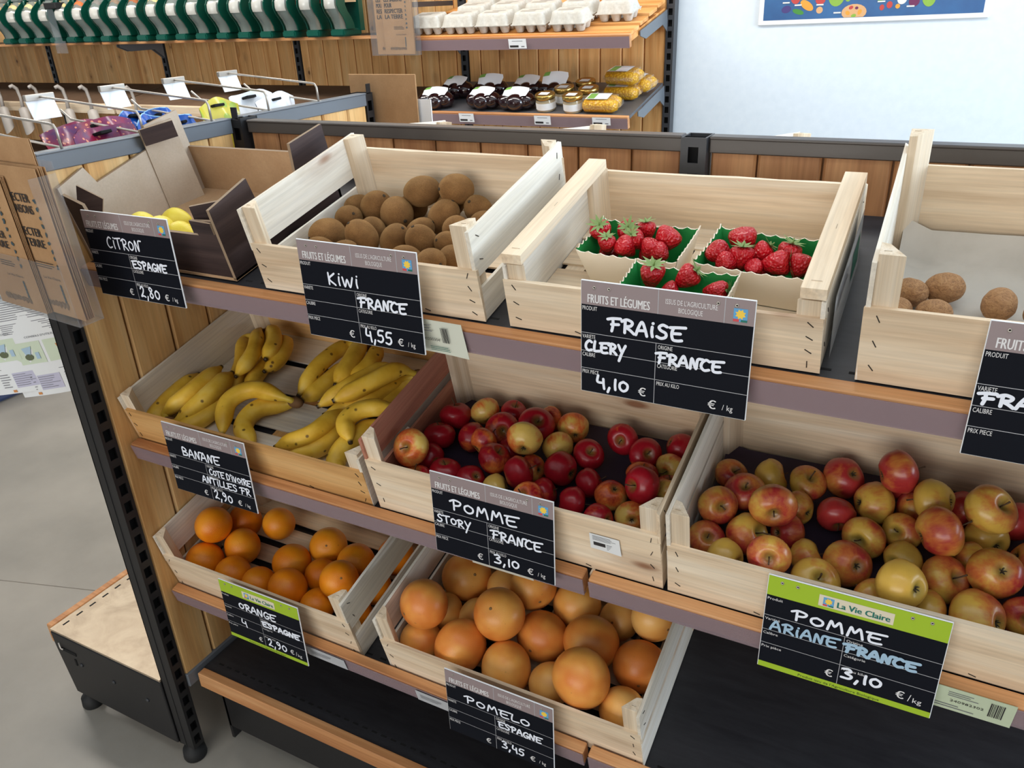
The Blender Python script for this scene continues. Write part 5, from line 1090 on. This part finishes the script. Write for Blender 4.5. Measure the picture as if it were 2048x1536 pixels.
# bulk food dispensers on the upper wall shelf
DG = plain('dispenser_green', S(8, 74, 60), 0.28, spec=0.6); DC = NT('dispenser_clear'); DC.set(base=S(128, 138, 132), rough=0.1, spec=0.8, coat=0.8, alpha=0.7); DC = DC.m
for a, b, lb in ((-4.7, -2.72, 'upper pine shelf edge under the far bulk dispensers'), (-2.70, -0.72, 'upper pine shelf edge under the near bulk dispensers')):
    far_shelf(lb, a, b, 2.235, 1.536, 0.38, 0.0, None, False, 'dispenser shelves', None, False, 'tray', 0.012)
def disp_profile():
    return [(0.0, 0.030), (-0.004, 0.050), (-0.018, 0.075), (-0.040, 0.100), (-0.052, 0.125), (-0.050, 0.150), (-0.036, 0.172), (-0.012, 0.192), (0.01, 0.21)]
def disp_meshes():
    w = 0.043; P = disp_profile(); fr = MB(); vs = []; fs = []; nx = 6
    for (y, z) in P:
        for i in range(nx + 1):
            a = i / nx * 2 - 1; vs.append((a * w * 0.84, y - 0.030 * (1 - a * a) + 0.012, z))
    for j in range(len(P) - 1):
        for i in range(nx): b = j * (nx + 1) + i; fs.append((b, b + 1, b + nx + 2, b + nx + 1))
    fr.add(vs, fs, 0, True)
    sd = MB()
    for s in (-1, 1):
        x0, x1 = (s * w * 0.90, s * w) if s > 0 else (s * w, s * w * .90)
        n = len(P); poly = [(y, z) for y, z in P] + [(y + 0.055, z) for y, z in reversed(P)]
        vs = [(x0, y, z) for y, z in poly] + [(x1, y, z) for y, z in poly]; m = len(poly); fs = []
        for i in range(n - 1):
            a, b, c, d = i, i + 1, m - 2 - i, m - 1 - i
            fs += [(a, b, c, d), (d + m, c + m, b + m, a + m)]
        for i in range(m): j = (i + 1) % m; fs.append((i, i + m, j + m, j))
        sd.add(vs, fs)
    sd.box((-w, 0.095, 0.02), (w, 0.125, 0.22))
    ft = MB(); ft.box((-w * .88, -0.022, 0.0), (w * .88, 0.11, 0.030))
    hp = MB(); hp.box((-w, 0.0, 0.205), (w, 0.30, 0.50))
    wl_ = MB(); vs = []; fs = []  # pale patch on the bulge: chute label with its white glare painted in
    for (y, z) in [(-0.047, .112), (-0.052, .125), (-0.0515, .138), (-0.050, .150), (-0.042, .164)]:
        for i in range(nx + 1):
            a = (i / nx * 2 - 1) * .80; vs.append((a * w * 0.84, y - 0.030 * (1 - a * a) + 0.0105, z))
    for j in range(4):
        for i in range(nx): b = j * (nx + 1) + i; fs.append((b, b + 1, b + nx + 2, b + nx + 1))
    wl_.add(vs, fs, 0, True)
    kn = MB(); kn.lathe([(0, 0), (0.022, 0), (0.026, 0.006), (0.026, 0.014), (0.018, 0.018), (0.010, 0.010), (0, 0.010)], 16)
    return fr.mesh('clear_chute', [DC]), sd.mesh('side_cheek', [DG]), ft.mesh('foot', [DG], 0.006, 2), hp.mesh('hopper', [DC], 0.01, 2), wl_.mesh('chute_label_glare', [plain('chute_glare_paper', S(184, 182, 174), 0.2, spec=0.7, coat=0.6)]), kn.mesh('knob', [DG])
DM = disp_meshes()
cont = [S(200, 160, 110), S(226, 196, 140), S(232, 206, 150), S(120, 110, 100), S(214, 184, 126), S(226, 104, 48), S(120, 116, 110), S(130, 110, 90), S(150, 84, 40), S(214, 190, 130), S(104, 110, 106), S(150, 130, 100), S(170, 160, 140), S(120, 50, 36), S(176, 130, 90), S(120, 54, 40), S(120, 46, 36), S(196, 166, 126)]
cname = ['tan', 'cream', 'pale cream', 'dark grey', 'beige', 'bright orange', 'grey', 'dull brown', 'rust brown', 'pale yellow', 'slate grey', 'khaki', 'off-white', 'dark red', 'light brown', 'brick red', 'maroon', 'sandy']
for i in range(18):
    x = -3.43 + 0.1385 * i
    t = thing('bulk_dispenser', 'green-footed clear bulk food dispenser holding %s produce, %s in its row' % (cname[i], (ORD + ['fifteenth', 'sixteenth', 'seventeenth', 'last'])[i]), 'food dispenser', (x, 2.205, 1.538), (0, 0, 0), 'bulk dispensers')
    for nm, me in zip(('clear_chute', 'side_cheek', 'foot', 'hopper', 'chute_label_glare', 'knob'), DM):
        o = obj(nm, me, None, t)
        if nm == 'knob': o.location = (0.047, 0.03, 0.20); o.rotation_euler = (0, R(90), 0)
    m = plain('bulk_food', cont[i], 0.7)
    mb = MB(); mb.box((-.040, .0, .135), (.040, .085, .205)); mb.ellipsoid((0, -0.018, .165), (.038, .026, .034), 14, 8); obj('food_fill', mb, m, t)
t = thing('tag_holder', 'clear plastic tag holder hanging between the far dispensers on a black clip', 'label holder', (-2.90, 2.135, 1.50))
mb = MB(); mb.box((-.028, 0, .03), (.028, .004, .22), 0, Matrix.Rotation(R(-6), 4, 'Y')); mb.box((-.045, 0, -.01), (.045, .004, .05)); obj('clear_sleeve', mb, M['plastic_holder'], t)
mb = MB(); mb.box((-.05, -.004, .205), (.045, .09, .235)); obj('clip', mb, M['black_rubber'], t, bevel=.003)

# lower wall shelf on the far side with scoops hanging from its edge
FARTRAY = kraft('far_brown_shelf', S(96, 74, 58), S(116, 92, 72), 6.0)
M['far_brown'] = FARTRAY
for a, b, lb in ((-4.72, -2.72, 'brown wall shelf behind the hanging scoops'), (-2.70, -0.72, 'brown wall shelf above the blue bags')):
    far_shelf(lb, a, b, 2.215, 1.222, 0.40, R(10), None, False, 'brown wall shelves', M['crate_wood'], False, 'far_brown', 0.05)
    far_shelf(lb.replace('brown', 'lower brown'), a, b, 2.10, 0.86, 0.50, R(8), None, False, 'brown wall shelves', M['pine_edge'], False, 'far_brown', 0.05)
SCP = plain('scoop_grey', S(168, 160, 152), 0.45)
def scoop_mesh():
    a = MB(); N = 14; vs = []; fs = []
    for j, (z, r_) in enumerate(((0, .010), (-.01, .030), (-.09, .034), (-.13, .034))):
        for k in range(N + 1):
            q = PI * (k / N) * 1.5 - PI * .75; L = (0 if j < 3 else 0.03 * math.cos(q)); vs.append((r_ * math.sin(q), -r_ * math.cos(q) * .8, z - L * .8))
    for j in range(3):
        for k in range(N): b = j * (N + 1) + k; fs.append((b, b + 1, b + N + 2, b + N + 1))
    a.add(vs, fs, 0, True)
    h = MB(); h.tube([(0, 0, -.005), (0, .006, .05), (0, .0, .10), (0, -.022, .118), (0, -.04, .112)], [.009, .008, .009, .009, .007], 8, 0, True, None, True, None, lambda k: 1.3 if k in (2, 6) else 0.8)
    return a.mesh('scoop_bowl', [SCP]), h.mesh('handle', [SCP])
SCM = scoop_mesh()
for i, x in enumerate((-3.62, -3.43, -3.26, -3.02, -2.82, -2.46)):
    t = thing('food_scoop', 'grey plastic food scoop hanging from the brown shelf edge, %s along the row' % ORD[i], 'scoop', (x, 2.165, 1.205), (0, R(-4), R(8 * (i % 3 - 1))), 'hanging scoops')
    obj('scoop_bowl', SCM[0], None, t); obj('handle', SCM[1], None, t)

# poster on the white wall
t = thing('wall_poster', 'blue white-framed poster of fruit and vegetables on the white wall', 'poster', (0.622, 2.690, 1.522), (R(90), R(-0.6), 0))
mb = MB(); mb.box((0, 0, -.012), (0.80, 0.56, 0)); obj('frame', mb, M['white'], t, bevel=0.003)
PB = NT('poster_blue'); n = PB.noise(PB.obco(), 6, 5); PB.set(base=PB.ramp(n, [(0.3, S(30, 78, 130)), (0.7, S(46, 108, 162))]), rough=0.35); PB = PB.m
mb = MB(); mb.rect(.020, .018, .780, .542, .0006); obj('printed_sheet', mb, PB, t)
cols = [plain('poster_ink', c, 0.5) for c in (S(196, 70, 66), S(230, 160, 60), S(140, 180, 70), S(70, 140, 60), S(226, 226, 220), S(110, 40, 84), S(70, 60, 120), S(220, 170, 120))]
pics = MB(); r_ = random.Random(2)
bz = [0.0010]
def blob(x, y, rx_, ry_, ang, ci):
    bz[0] += 0.00002; z = bz[0]
    vs = [(x + rx_ * math.cos(a) * math.cos(ang) - ry_ * math.sin(a) * math.sin(ang), max(.019, y + rx_ * math.cos(a) * math.sin(ang) + ry_ * math.sin(a) * math.cos(ang)), z) for a in [2 * PI * k / 18 for k in range(18)]]
    pics.add(vs, [tuple(range(18))], ci)
for (x, y, a, b, an, ci) in ((.105, .055, .018, .013, .2, 6), (.150, .045, .022, .009, -.3, 3), (.180, .066, .028, .014, -.6, 1), (.135, .096, .018, .024, .3, 0), (.228, .083, .018, .016, 0, 0), (.228, .048, .012, .012, 0, 7), (.285, .092, .028, .034, 0, 2), (.326, .082, .009, .009, 0, 2), (.352, .036, .044, .028, 0, 7), (.340, .052, .008, .006, .4, 0), (.372, .036, .010, .007, 1.2, 1), (.352, .024, .009, .006, .2, 2), (.330, .034, .007, .009, .9, 1), (.360, .050, .006, .005, 0, 5), (.36, .115, .05, .018, .1, 2), (.425, .100, .025, .005, .8, 2), (.475, .090, .050, .010, .35, 3), (.447, .048, .008, .010, 0, 0), (.472, .056, .010, .012, 0, 0), (.50, .050, .008, .008, 0, 1), (.512, .072, .016, .016, 0, 4), (.553, .064, .018, .017, 0, 5), (.60, .074, .022, .030, .2, 2), (.60, .11, .028, .020, 0, 2), (.545, .11, .018, .012, 0, 2), (.665, .108, .010, .012, 0, 0), (.45, .12, .016, .01, 0, 6), (.17, .122, .016, .014, 0, 2)):
    blob(x, y, a, b, an, ci)
for q in range(46): blob(r_.uniform(.06, .74), r_.uniform(.15, .52), r_.uniform(.012, .04), r_.uniform(.01, .026), r_.uniform(0, 3), r_.randrange(8))
for (x, y) in ((.09, .076), (.135, .066), (.205, .09), (.215, .064), (.28, .034), (.35, .092), (.43, .066), (.49, .082), (.525, .092), (.53, .046), (.64, .082), (.68, .064)): pics.rect(x, y, x + .026, y + .005, .0032, 4)
obj('printed_pictures', pics, cols, t)

# display hooks with hanging bags along the end rail
def hook(y, label):
    t = thing('display_hook', label, 'hook', (0.0, y, 1.450), (0, 0, R(1)), 'display hooks')
    mb = MB(); mb.tube([(-.002, 0, .0), (-.003, 0, .032), (-.008, 0, .040), (-.02, 0, .042), (-.280, .0, .064)], .0024, 8); obj('upper_wire', mb, M['wire'], t)
    mb = MB(); mb.tube([(-.005, .012, -.002), (-.22, .012, .020), (-.245, .012, .038)], .0024, 8); obj('lower_prong', mb, M['wire'], t)
    mb = MB(); mb.box((-.289, -.032, .058), (-.280, .032, .070)); obj('card_clip', mb, M['wire'], t, bevel=.001)
    mb = MB(); mb.add([(-.286, -.031, .062), (-.286, .031, .062), (-.272, .031, .022), (-.272, -.031, .022), (-.288, -.031, .062), (-.288, .031, .062), (-.274, .031, .022), (-.274, -.031, .022)], [(3, 2, 1, 0), (4, 5, 6, 7), (0, 1, 5, 4), (2, 3, 7, 6), (1, 2, 6, 5), (3, 0, 4, 7)]); obj('blank_card', mb, M['white'], t)
hook(0.070, 'wire display hook nearest the kraft leaflets, over a white bag'); hook(0.243, 'wire display hook with blank card above the red bags'); hook(0.415, 'wire display hook with blank card above the blue bags'); hook(0.585, 'wire display hook with blank card over the yellow bag'); hook(0.757, 'wire display hook with blank card over the rear white bag')
def glitter(name, a, b, c, sc):
    t = NT(name); vo = t.n('TexVoronoi', {'Vector': t.obco(), 'Scale': sc}); s1 = t.n('SeparateColor', {0: vo.outputs['Color']}).outputs[0]; n = t.noise(t.obco(), 14, 4)
    col = t.ramp(n, [(0.35, a), (0.62, b)]); col = t.mix(t.math('MULTIPLY', t.math('GREATER_THAN', s1, 0.80), t.math('LESS_THAN', vo.outputs['Distance'], 0.45)), col, c); t.set(base=col, rough=0.22, spec=0.6); return t.m
RB = glitter('red_bag_print', S(92, 50, 96), S(168, 34, 52), S(226, 140, 110), 170.0)
BB = plain('blue_bag_print', S(24, 84, 172), 0.25, spec=0.6); YB = glitter('yellow_bag_print', S(200, 186, 60), S(222, 206, 90), S(170, 190, 80), 40.0); WB = plain('white_bag_film', S(226, 230, 236), 0.35)
def bag(label, x, y, w, top, mat, lean=0.0, yaw=0.0, cat='bag', grp='hanging bags', h=.20, stripe=None):
    t = thing('hanging_bag', label, cat, (x, y, top - h), (0, lean, yaw), grp); NX, NY = 12, 14
    for s, nm in ((1, 'bag_film'),):
        mb = MB(); vs = []; fs = []; r = random.Random(int(y * 1000))
        for sd in (1, -1):
            for j in range(NY + 1):
                for i in range(NX + 1):
                    u, v = i / NX, j / NY; bul = .022 * (math.sin(PI * u) ** .6) * (math.sin(PI * min(v / .94, 1)) ** .6 if v < .94 else 0)
                    wv = .010 * math.sin(u * 5.2 + y * 40) * v + .006 * math.sin(u * 9 + v * 4 + y * 70); vs.append((sd * (bul + .0008) + wv + r.uniform(-.0012, .0012), (u - .5) * w * (1 - .06 * v * v), v * h - .016 * v * (2 * u - 1) ** 2 + .004 * math.sin(u * 7 + y * 30) * v))
        m = (NX + 1) * (NY + 1)
        for j in range(NY):
            for i in range(NX):
                a = j * (NX + 1) + i; f = (a, a + 1, a + NX + 2, a + NX + 1); fs.append(f); fs.append(tuple(reversed([q + m for q in f])))
        mb.add(vs, fs, 0, True); obj(nm, mb, mat, t)
    mb = MB(); mb.box((-.012, -.014, h * .905), (.012, .014, h * .935)); obj('euro_slot', mb, M['hole'], t, bevel=.001)
    if stripe is not None:
        mb = MB(); mb.tube([((.010 * math.sin(u * 5.2 + y * 40) + .006 * math.sin(u * 9 + 4 + y * 70)), (u - .5) * w * .94, h - .016 * (2 * u - 1) ** 2 + .004 * math.sin(u * 7 + y * 30)) for u in [q / 10 for q in range(11)]], .0014, 6); obj('seal_edge', mb, stripe, t)
bag('glittery red and purple bag on the second hook, nearest the rail', -.045, .225, .165, 1.474, RB, R(-14), R(8)); bag('glittery red and purple bag hanging behind another red bag', -.105, .255, .165, 1.482, RB, R(-18), R(-6)); bag('purple-red bag furthest out on the second hook', -.165, .270, .16, 1.478, RB, R(-22), R(4))
LBL = plain('light_blue_seal', S(150, 200, 236), 0.3)
for i, (x, y, z) in enumerate(((-.040, .425, 1.468), (-.080, .375, 1.476), (-.115, .425, 1.482), (-.150, .380, 1.486))): bag('bright blue bag on the third hook, %s from the rail' % ORD[i], x, y, .085, z, BB, R(-16 - 2 * i), R(9 - 8 * i), stripe=LBL)
bag('pale yellow bag on the fourth hook', -.075, .535, .105, 1.484, YB, R(-12), R(-6)); bag('white paper bag on the rear hook with a slot at its top', -.060, .715, .150, 1.478, WB, R(-12), R(10)); bag('second white bag behind the rear white bag', -.120, .690, .15, 1.486, WB, R(-14), R(-4)); bag('white bag on the hook by the kraft leaflets', -.085, .070, .125, 1.466, WB, R(-40), R(6))

# kraft leaflets in clear holders
KP = M['kraft']
def leaflet_stack(parent, name, x0, w, h, n, y0, text=True, seed=0, jig=.002, step=.0022):
    r = random.Random(seed)
    for i in range(n):
        mb = MB(); mb.box((0, 0, 0), (w, .0009, h + r.uniform(-.002, .002)))
        obj('leaflet', mb, KP, parent, (x0 + r.uniform(-jig, jig), y0 + step * i, .004), (R(r.uniform(-.6, .2)), 0, 0), bevel=.0003)
    if text:
        mb = MB(); T = Matrix.Translation((x0, y0 - .0007, .004)) @ Matrix.Rotation(R(90), 4, 'X'); tb = MB()
        for q, s in enumerate(('RESPECTER', 'LES SAISONS', 'POUR', 'RESPECTER', 'LA TERRE')): put_text(tb, s, w * .10, h * (.78 - .075 * q), h * .058, 0, (w * .60 if len(s) > 7 else None), .62, 0, 'l', .0006)
        lines(tb, w * .36, h * .33, w * .40, h * .05, 3, 0, seed, 0, .3); put_text(tb, 'La Vie Claire', w * .42, h * .26, h * .018, 0, w * .34)
        for q in range(9):
            yy = h * (.80 - .055 * q); tb.add([(w * .80 + .0032 * math.cos(a) * r.uniform(.4, 1.8), yy + .0040 * math.sin(a) * r.uniform(.4, 1.5), 0) for a in [PI / 4 * k for k in range(8)]], [tuple(range(8))], 1)
        for q in range(8): tb.add([(w * (.22 + .07 * q) + .006 * math.cos(a) * r.uniform(.6, 1.4), h * .08 + .006 * math.sin(a) * r.uniform(.6, 1.4), 0) for a in [PI / 4 * k for k in range(8)]], [tuple(range(8))], 2)
        for q in range(5): tb.add([(w * .72 + .003 * math.cos(a), h * (.22 - .026 * q) + .004 * math.sin(a), 0) for a in [PI / 3 * k for k in range(6)]], [tuple(range(6))], 1)
        mb.add(tb.v, tb.f, 0, False, T); mb.mi = list(tb.mi); obj('printed_text', mb, [M['ink'], plain('ink_teal', S(58, 78, 84), .7), plain('ink_faded', S(122, 96, 70), .7)], parent)
YAW = R(-5.5)
t = thing('leaflet_holder', 'clear acrylic leaflet holder fixed to the slotted post', 'leaflet holder', (-0.108, -0.064, 1.196), (R(3), 0, YAW))
mb = MB(); w, h, d = .268, .262, .044
mb.box((0, d - .002, 0), (w, d, h)); mb.box((0, 0, 0), (w, .002, h * .40)); mb.box((0, 0, 0), (w, d, .002)); mb.box((w - .002, 0, 0), (w, d, h * .93)); mb.box((0, 0, 0), (.002, d, h * .93))
obj('clear_shell', mb, M['plastic_holder'], t, bevel=.0006)
mb = MB(); mb.box((.07, d, .06), (.10, d + .010, .16)); obj('mount_plate', mb, M['metal_dark'], t)
ls = thing('leaflet_stack', 'stack of brown kraft leaflets with black lettering in the nearer part of the holder', 'leaflets', (-0.108, -0.064, 1.196), (R(3), 0, YAW), 'kraft leaflets')
leaflet_stack(ls, 'l', .012, .150, .232, 5, .0055, True, 3)
ls = thing('leaflet_stack', 'stack of brown kraft leaflets standing toward the open side of the clear holder', 'leaflets', (-0.108, -0.064, 1.196), (R(3), 0, YAW), 'kraft leaflets')
leaflet_stack(ls, 'l', .112, .148, .250, 8, .0165, True, 6)
ls = thing('leaflet_stack', 'taller kraft leaflets at the back of the clear holder', 'leaflets', (-0.108, -0.064, 1.196), (R(3), 0, YAW), 'kraft leaflets')
leaflet_stack(ls, 'l', .080, .150, .288, 3, .036, True, 9)
t = thing('leaflet_holder', 'clear leaflet holder hanging between the dispensers and the egg shelf', 'leaflet holder', (-0.872, 2.150, 1.462))
mb = MB(); w2, h2 = .232, .30; mb.box((0, .03, 0), (w2, .032, h2)); mb.box((0, 0, 0), (w2, .002, h2)); mb.box((0, 0, 0), (w2, .03, .002)); mb.box((0, 0, 0), (.002, .03, h2)); mb.box((w2 - .002, 0, 0), (w2, .03, h2)); obj('clear_shell', mb, M['plastic_holder'], t)
mb = MB(); mb.box((.08, .032, .18), (.15, .44, .20)); obj('mount_arm', mb, M['metal_dark'], t)
ls = thing('leaflet_stack', 'kraft leaflets with black lettering hanging beside the egg cartons', 'leaflets', (-0.872, 2.150, 1.462)); leaflet_stack(ls, 'l', .066, .148, .285, 4, .008, True, 12); leaflet_stack(ls, 'l', .018, .148, .285, 3, .018, True, 13)
t = thing('leaflet_holder', 'leaflet holder with blank kraft back on the rear post of the end unit', 'leaflet holder', (-0.085, 0.985, 1.18))
mb = MB(); w3, h3 = .215, .312; mb.box((0, 0, 0), (w3, .004, h3)); obj('kraft_back', mb, KP, t, bevel=.0015)
mb = MB(); mb.box((-.004, .004, -.004), (w3 + .004, .006, h3 - .06)); mb.box((-.004, .046, -.004), (w3 + .004, .048, h3 * .5)); mb.box((w3 + .002, .004, -.004), (w3 + .004, .048, h3 * .8)); obj('clear_shell', mb, M['plastic_holder'], t)
mb = MB(); mb.box((w3 - .03, .010, 0.02), (w3 + .035, .013, h3 * .80)); obj('white_sheet', mb, M['white'], t)
mb = MB(); mb.tube([(.155, -.002, .095), (.163, -.004, .072)], .0016, 5); obj('staple', mb, M['wire'], t)

# printed sheets hanging from the post, over the floor
def flyer(label, x0, y, z0, w, h, yaw, seed, lean=0.0):
    t = thing('info_sheet', label, 'paper sheet', (x0, y, z0), (R(90) + lean, 0, yaw), 'hanging info sheets'); r = random.Random(seed)
    def bend(p): u = p[0] / w; return (p[0], p[1], p[2] + .008 * math.sin(u * 3.0) * (1 - p[1] / h))
    N = 10; mb = MB(); vs = []; fs = []
    for j in range(N + 1):
        for i in range(N + 1): vs.append(bend((w * i / N, h * j / N, 0)))
    for j in range(N):
        for i in range(N): a = j * (N + 1) + i; fs.append((a, a + 1, a + N + 2, a + N + 1))
    m = len(vs); vs += [(a, b, c - .0015) for a, b, c in vs]; fs += [tuple(reversed([q + m for q in f])) for f in fs]
    mb.add(vs, fs, 0, True); obj('sheet', mb, M['paper'], t)
    tb = MB(); put_text(tb, 'VOTRE HERBE DE BLE', w * .12, h * .90, h * .026, .0, w * .62)
    lines(tb, w * .12, h * .70, w * .68, h * .17, 9, .0, seed, 1, .32); lines(tb, w * .12, h * .58, w * .72, h * .10, 6, .0, seed + 1, 1, .32); put_text(tb, 'CONSEILS D\'UTILISATION', w * .36, h * .535, h * .018, .0, w * .5, 1, 1)
    tb.rect(w * .12, h * .30, w * .52, h * .50, 0, 2); tb.rect(w * .56, h * .30, w * .96, h * .50, 0, 2)
    for cx in (.32, .76):
        tb.add([(w * cx + w * .055 * math.cos(a), h * .365 + h * .03 * math.sin(a), .0003) for a in [PI / 5 * k for k in range(10)]], [tuple(range(10))], 3); tb.add([(w * (cx - .03), h * .385, .0003), (w * (cx + .03), h * .385, .0003), (w * (cx + .07), h * .46, .0003), (w * (cx - .06), h * .45, .0003)], [(0, 1, 2, 3)], 4 if cx < .5 else 5); tb.rect(w * (cx + .09), h * .34, w * (cx + .14), h * .40, .0003, 4)
    lines(tb, w * .12, h * .22, w * .84, h * .06, 4, .0, seed + 2, 1, .32); tb.rect(w * .30, h * .05, w * .60, h * .19, 0, 6); lines(tb, w * .12, h * .05, w * .16, h * .14, 6, 0, seed + 3, 1, .3); lines(tb, w * .66, h * .05, w * .28, h * .14, 7, 0, seed + 4, 1, .3); lines(tb, w * .31, h * .06, w * .28, h * .12, 6, .0003, seed + 5, 1, .2); tb.rect(w * .22, h * .012, w * .27, h * .035, 0, 5)
    mb = MB(); mb.add([tuple(Vector(bend(v)) + Vector((0, 0, .0008 + v[2]))) for v in tb.v], tb.f); mb.mi = list(tb.mi)
    obj('printed_text', mb, [M['ink'], M['ink_grey'], plain('print_pale_green', S(208, 220, 196), .7), plain('print_olive', S(96, 104, 76), .7), plain('print_pale_blue', S(170, 196, 214), .7), plain('print_orange', S(206, 140, 80), .7), plain('print_lilac', S(196, 194, 214), .7)], t)
    return t
f1 = flyer('printed info sheet with two small drawings, next to the slotted post', -.245, .0, .947, .165, .235, 0, 4); f2 = flyer('second info sheet half covered by the one beside the post', -.292, -.022, .953, .165, .235, 0, 9)
for f_ in (f1, f2): f_.rotation_euler = (Matrix.Rotation(R(28), 3, 'Z') @ Matrix.Rotation(R(90), 3, 'X') @ Matrix.Rotation(R(8), 3, 'Z')).to_euler()
t = thing('sheet_pocket', 'narrow grey clip pocket on the post behind the info sheets', 'sheet holder', (-.085, .012, 1.06)); mb = MB(); mb.box((0, 0, 0), (.034, .006, .12)); mb.box((0, .006, 0), (.034, .0075, .14)); obj('grey_pocket', mb, SCP, t, bevel=.002)
t = thing('floor_plinth', 'low dark blue plinth on the floor beyond the hanging info sheets', 'plinth', (-2.80, 1.30, 0)); mb = MB(); mb.add([(-.34, -.50, 0), (.34, -.50, 0), (.34, .50, 0), (-.34, .50, 0), (-.37, -.53, .20), (.37, -.53, .20), (.37, .53, .20), (-.37, .53, .20)], [(3, 2, 1, 0), (0, 1, 5, 4), (1, 2, 6, 5), (2, 3, 7, 6), (3, 0, 4, 7)]); NAVY = plain('navy_plastic', S(62, 72, 104), .5); obj('plinth_body', mb, NAVY, t, bevel=.02, bseg=3); mb = MB(); mb.box((-.39, -.55, .20), (.39, .55, .225)); obj('plinth_top', mb, NAVY, t, bevel=.01)

# crates on the far side of the gondola, peeking over the rail
for i, (x0, lb, w_) in enumerate(((.268, 'pale crate corner peeking over the rail below the beetroot packs', .38), (.668, 'pale crate corner peeking over the rail below the corn', .40), (1.10, 'crate edge just showing over the rail below the white wall', .40))):
    t = crate(1, 0, w_, .29, 0, .085, .10, .150, (.09, .150), (0, .08), lb, 'crates on the far side', seed=120 + i, loc=(x0 + w_ * .95, .80 + .02 * (i == 2), 1.243 - .004 * (i == 2)), rotx=0.0)
    t.rotation_euler = (Matrix.Rotation(PI - R(14), 3, 'Z') @ Matrix.Rotation(R(4), 3, 'X')).to_euler()
t = thing('display_shelf', 'far-side shelf behind the plank back, under the peeking crates', 'shelf', (1.0, .92, 1.222), (R(4), 0, PI)); mb = MB(); mb.box((-.96, 0, -.012), (.96, .365, 0)); obj('tray', mb, M['tray'], t); mb = MB(); mb.box((-.96, -.02, -.036), (.96, 0, 0.0)); obj('wooden_edge', mb, M['pine_edge'], t)
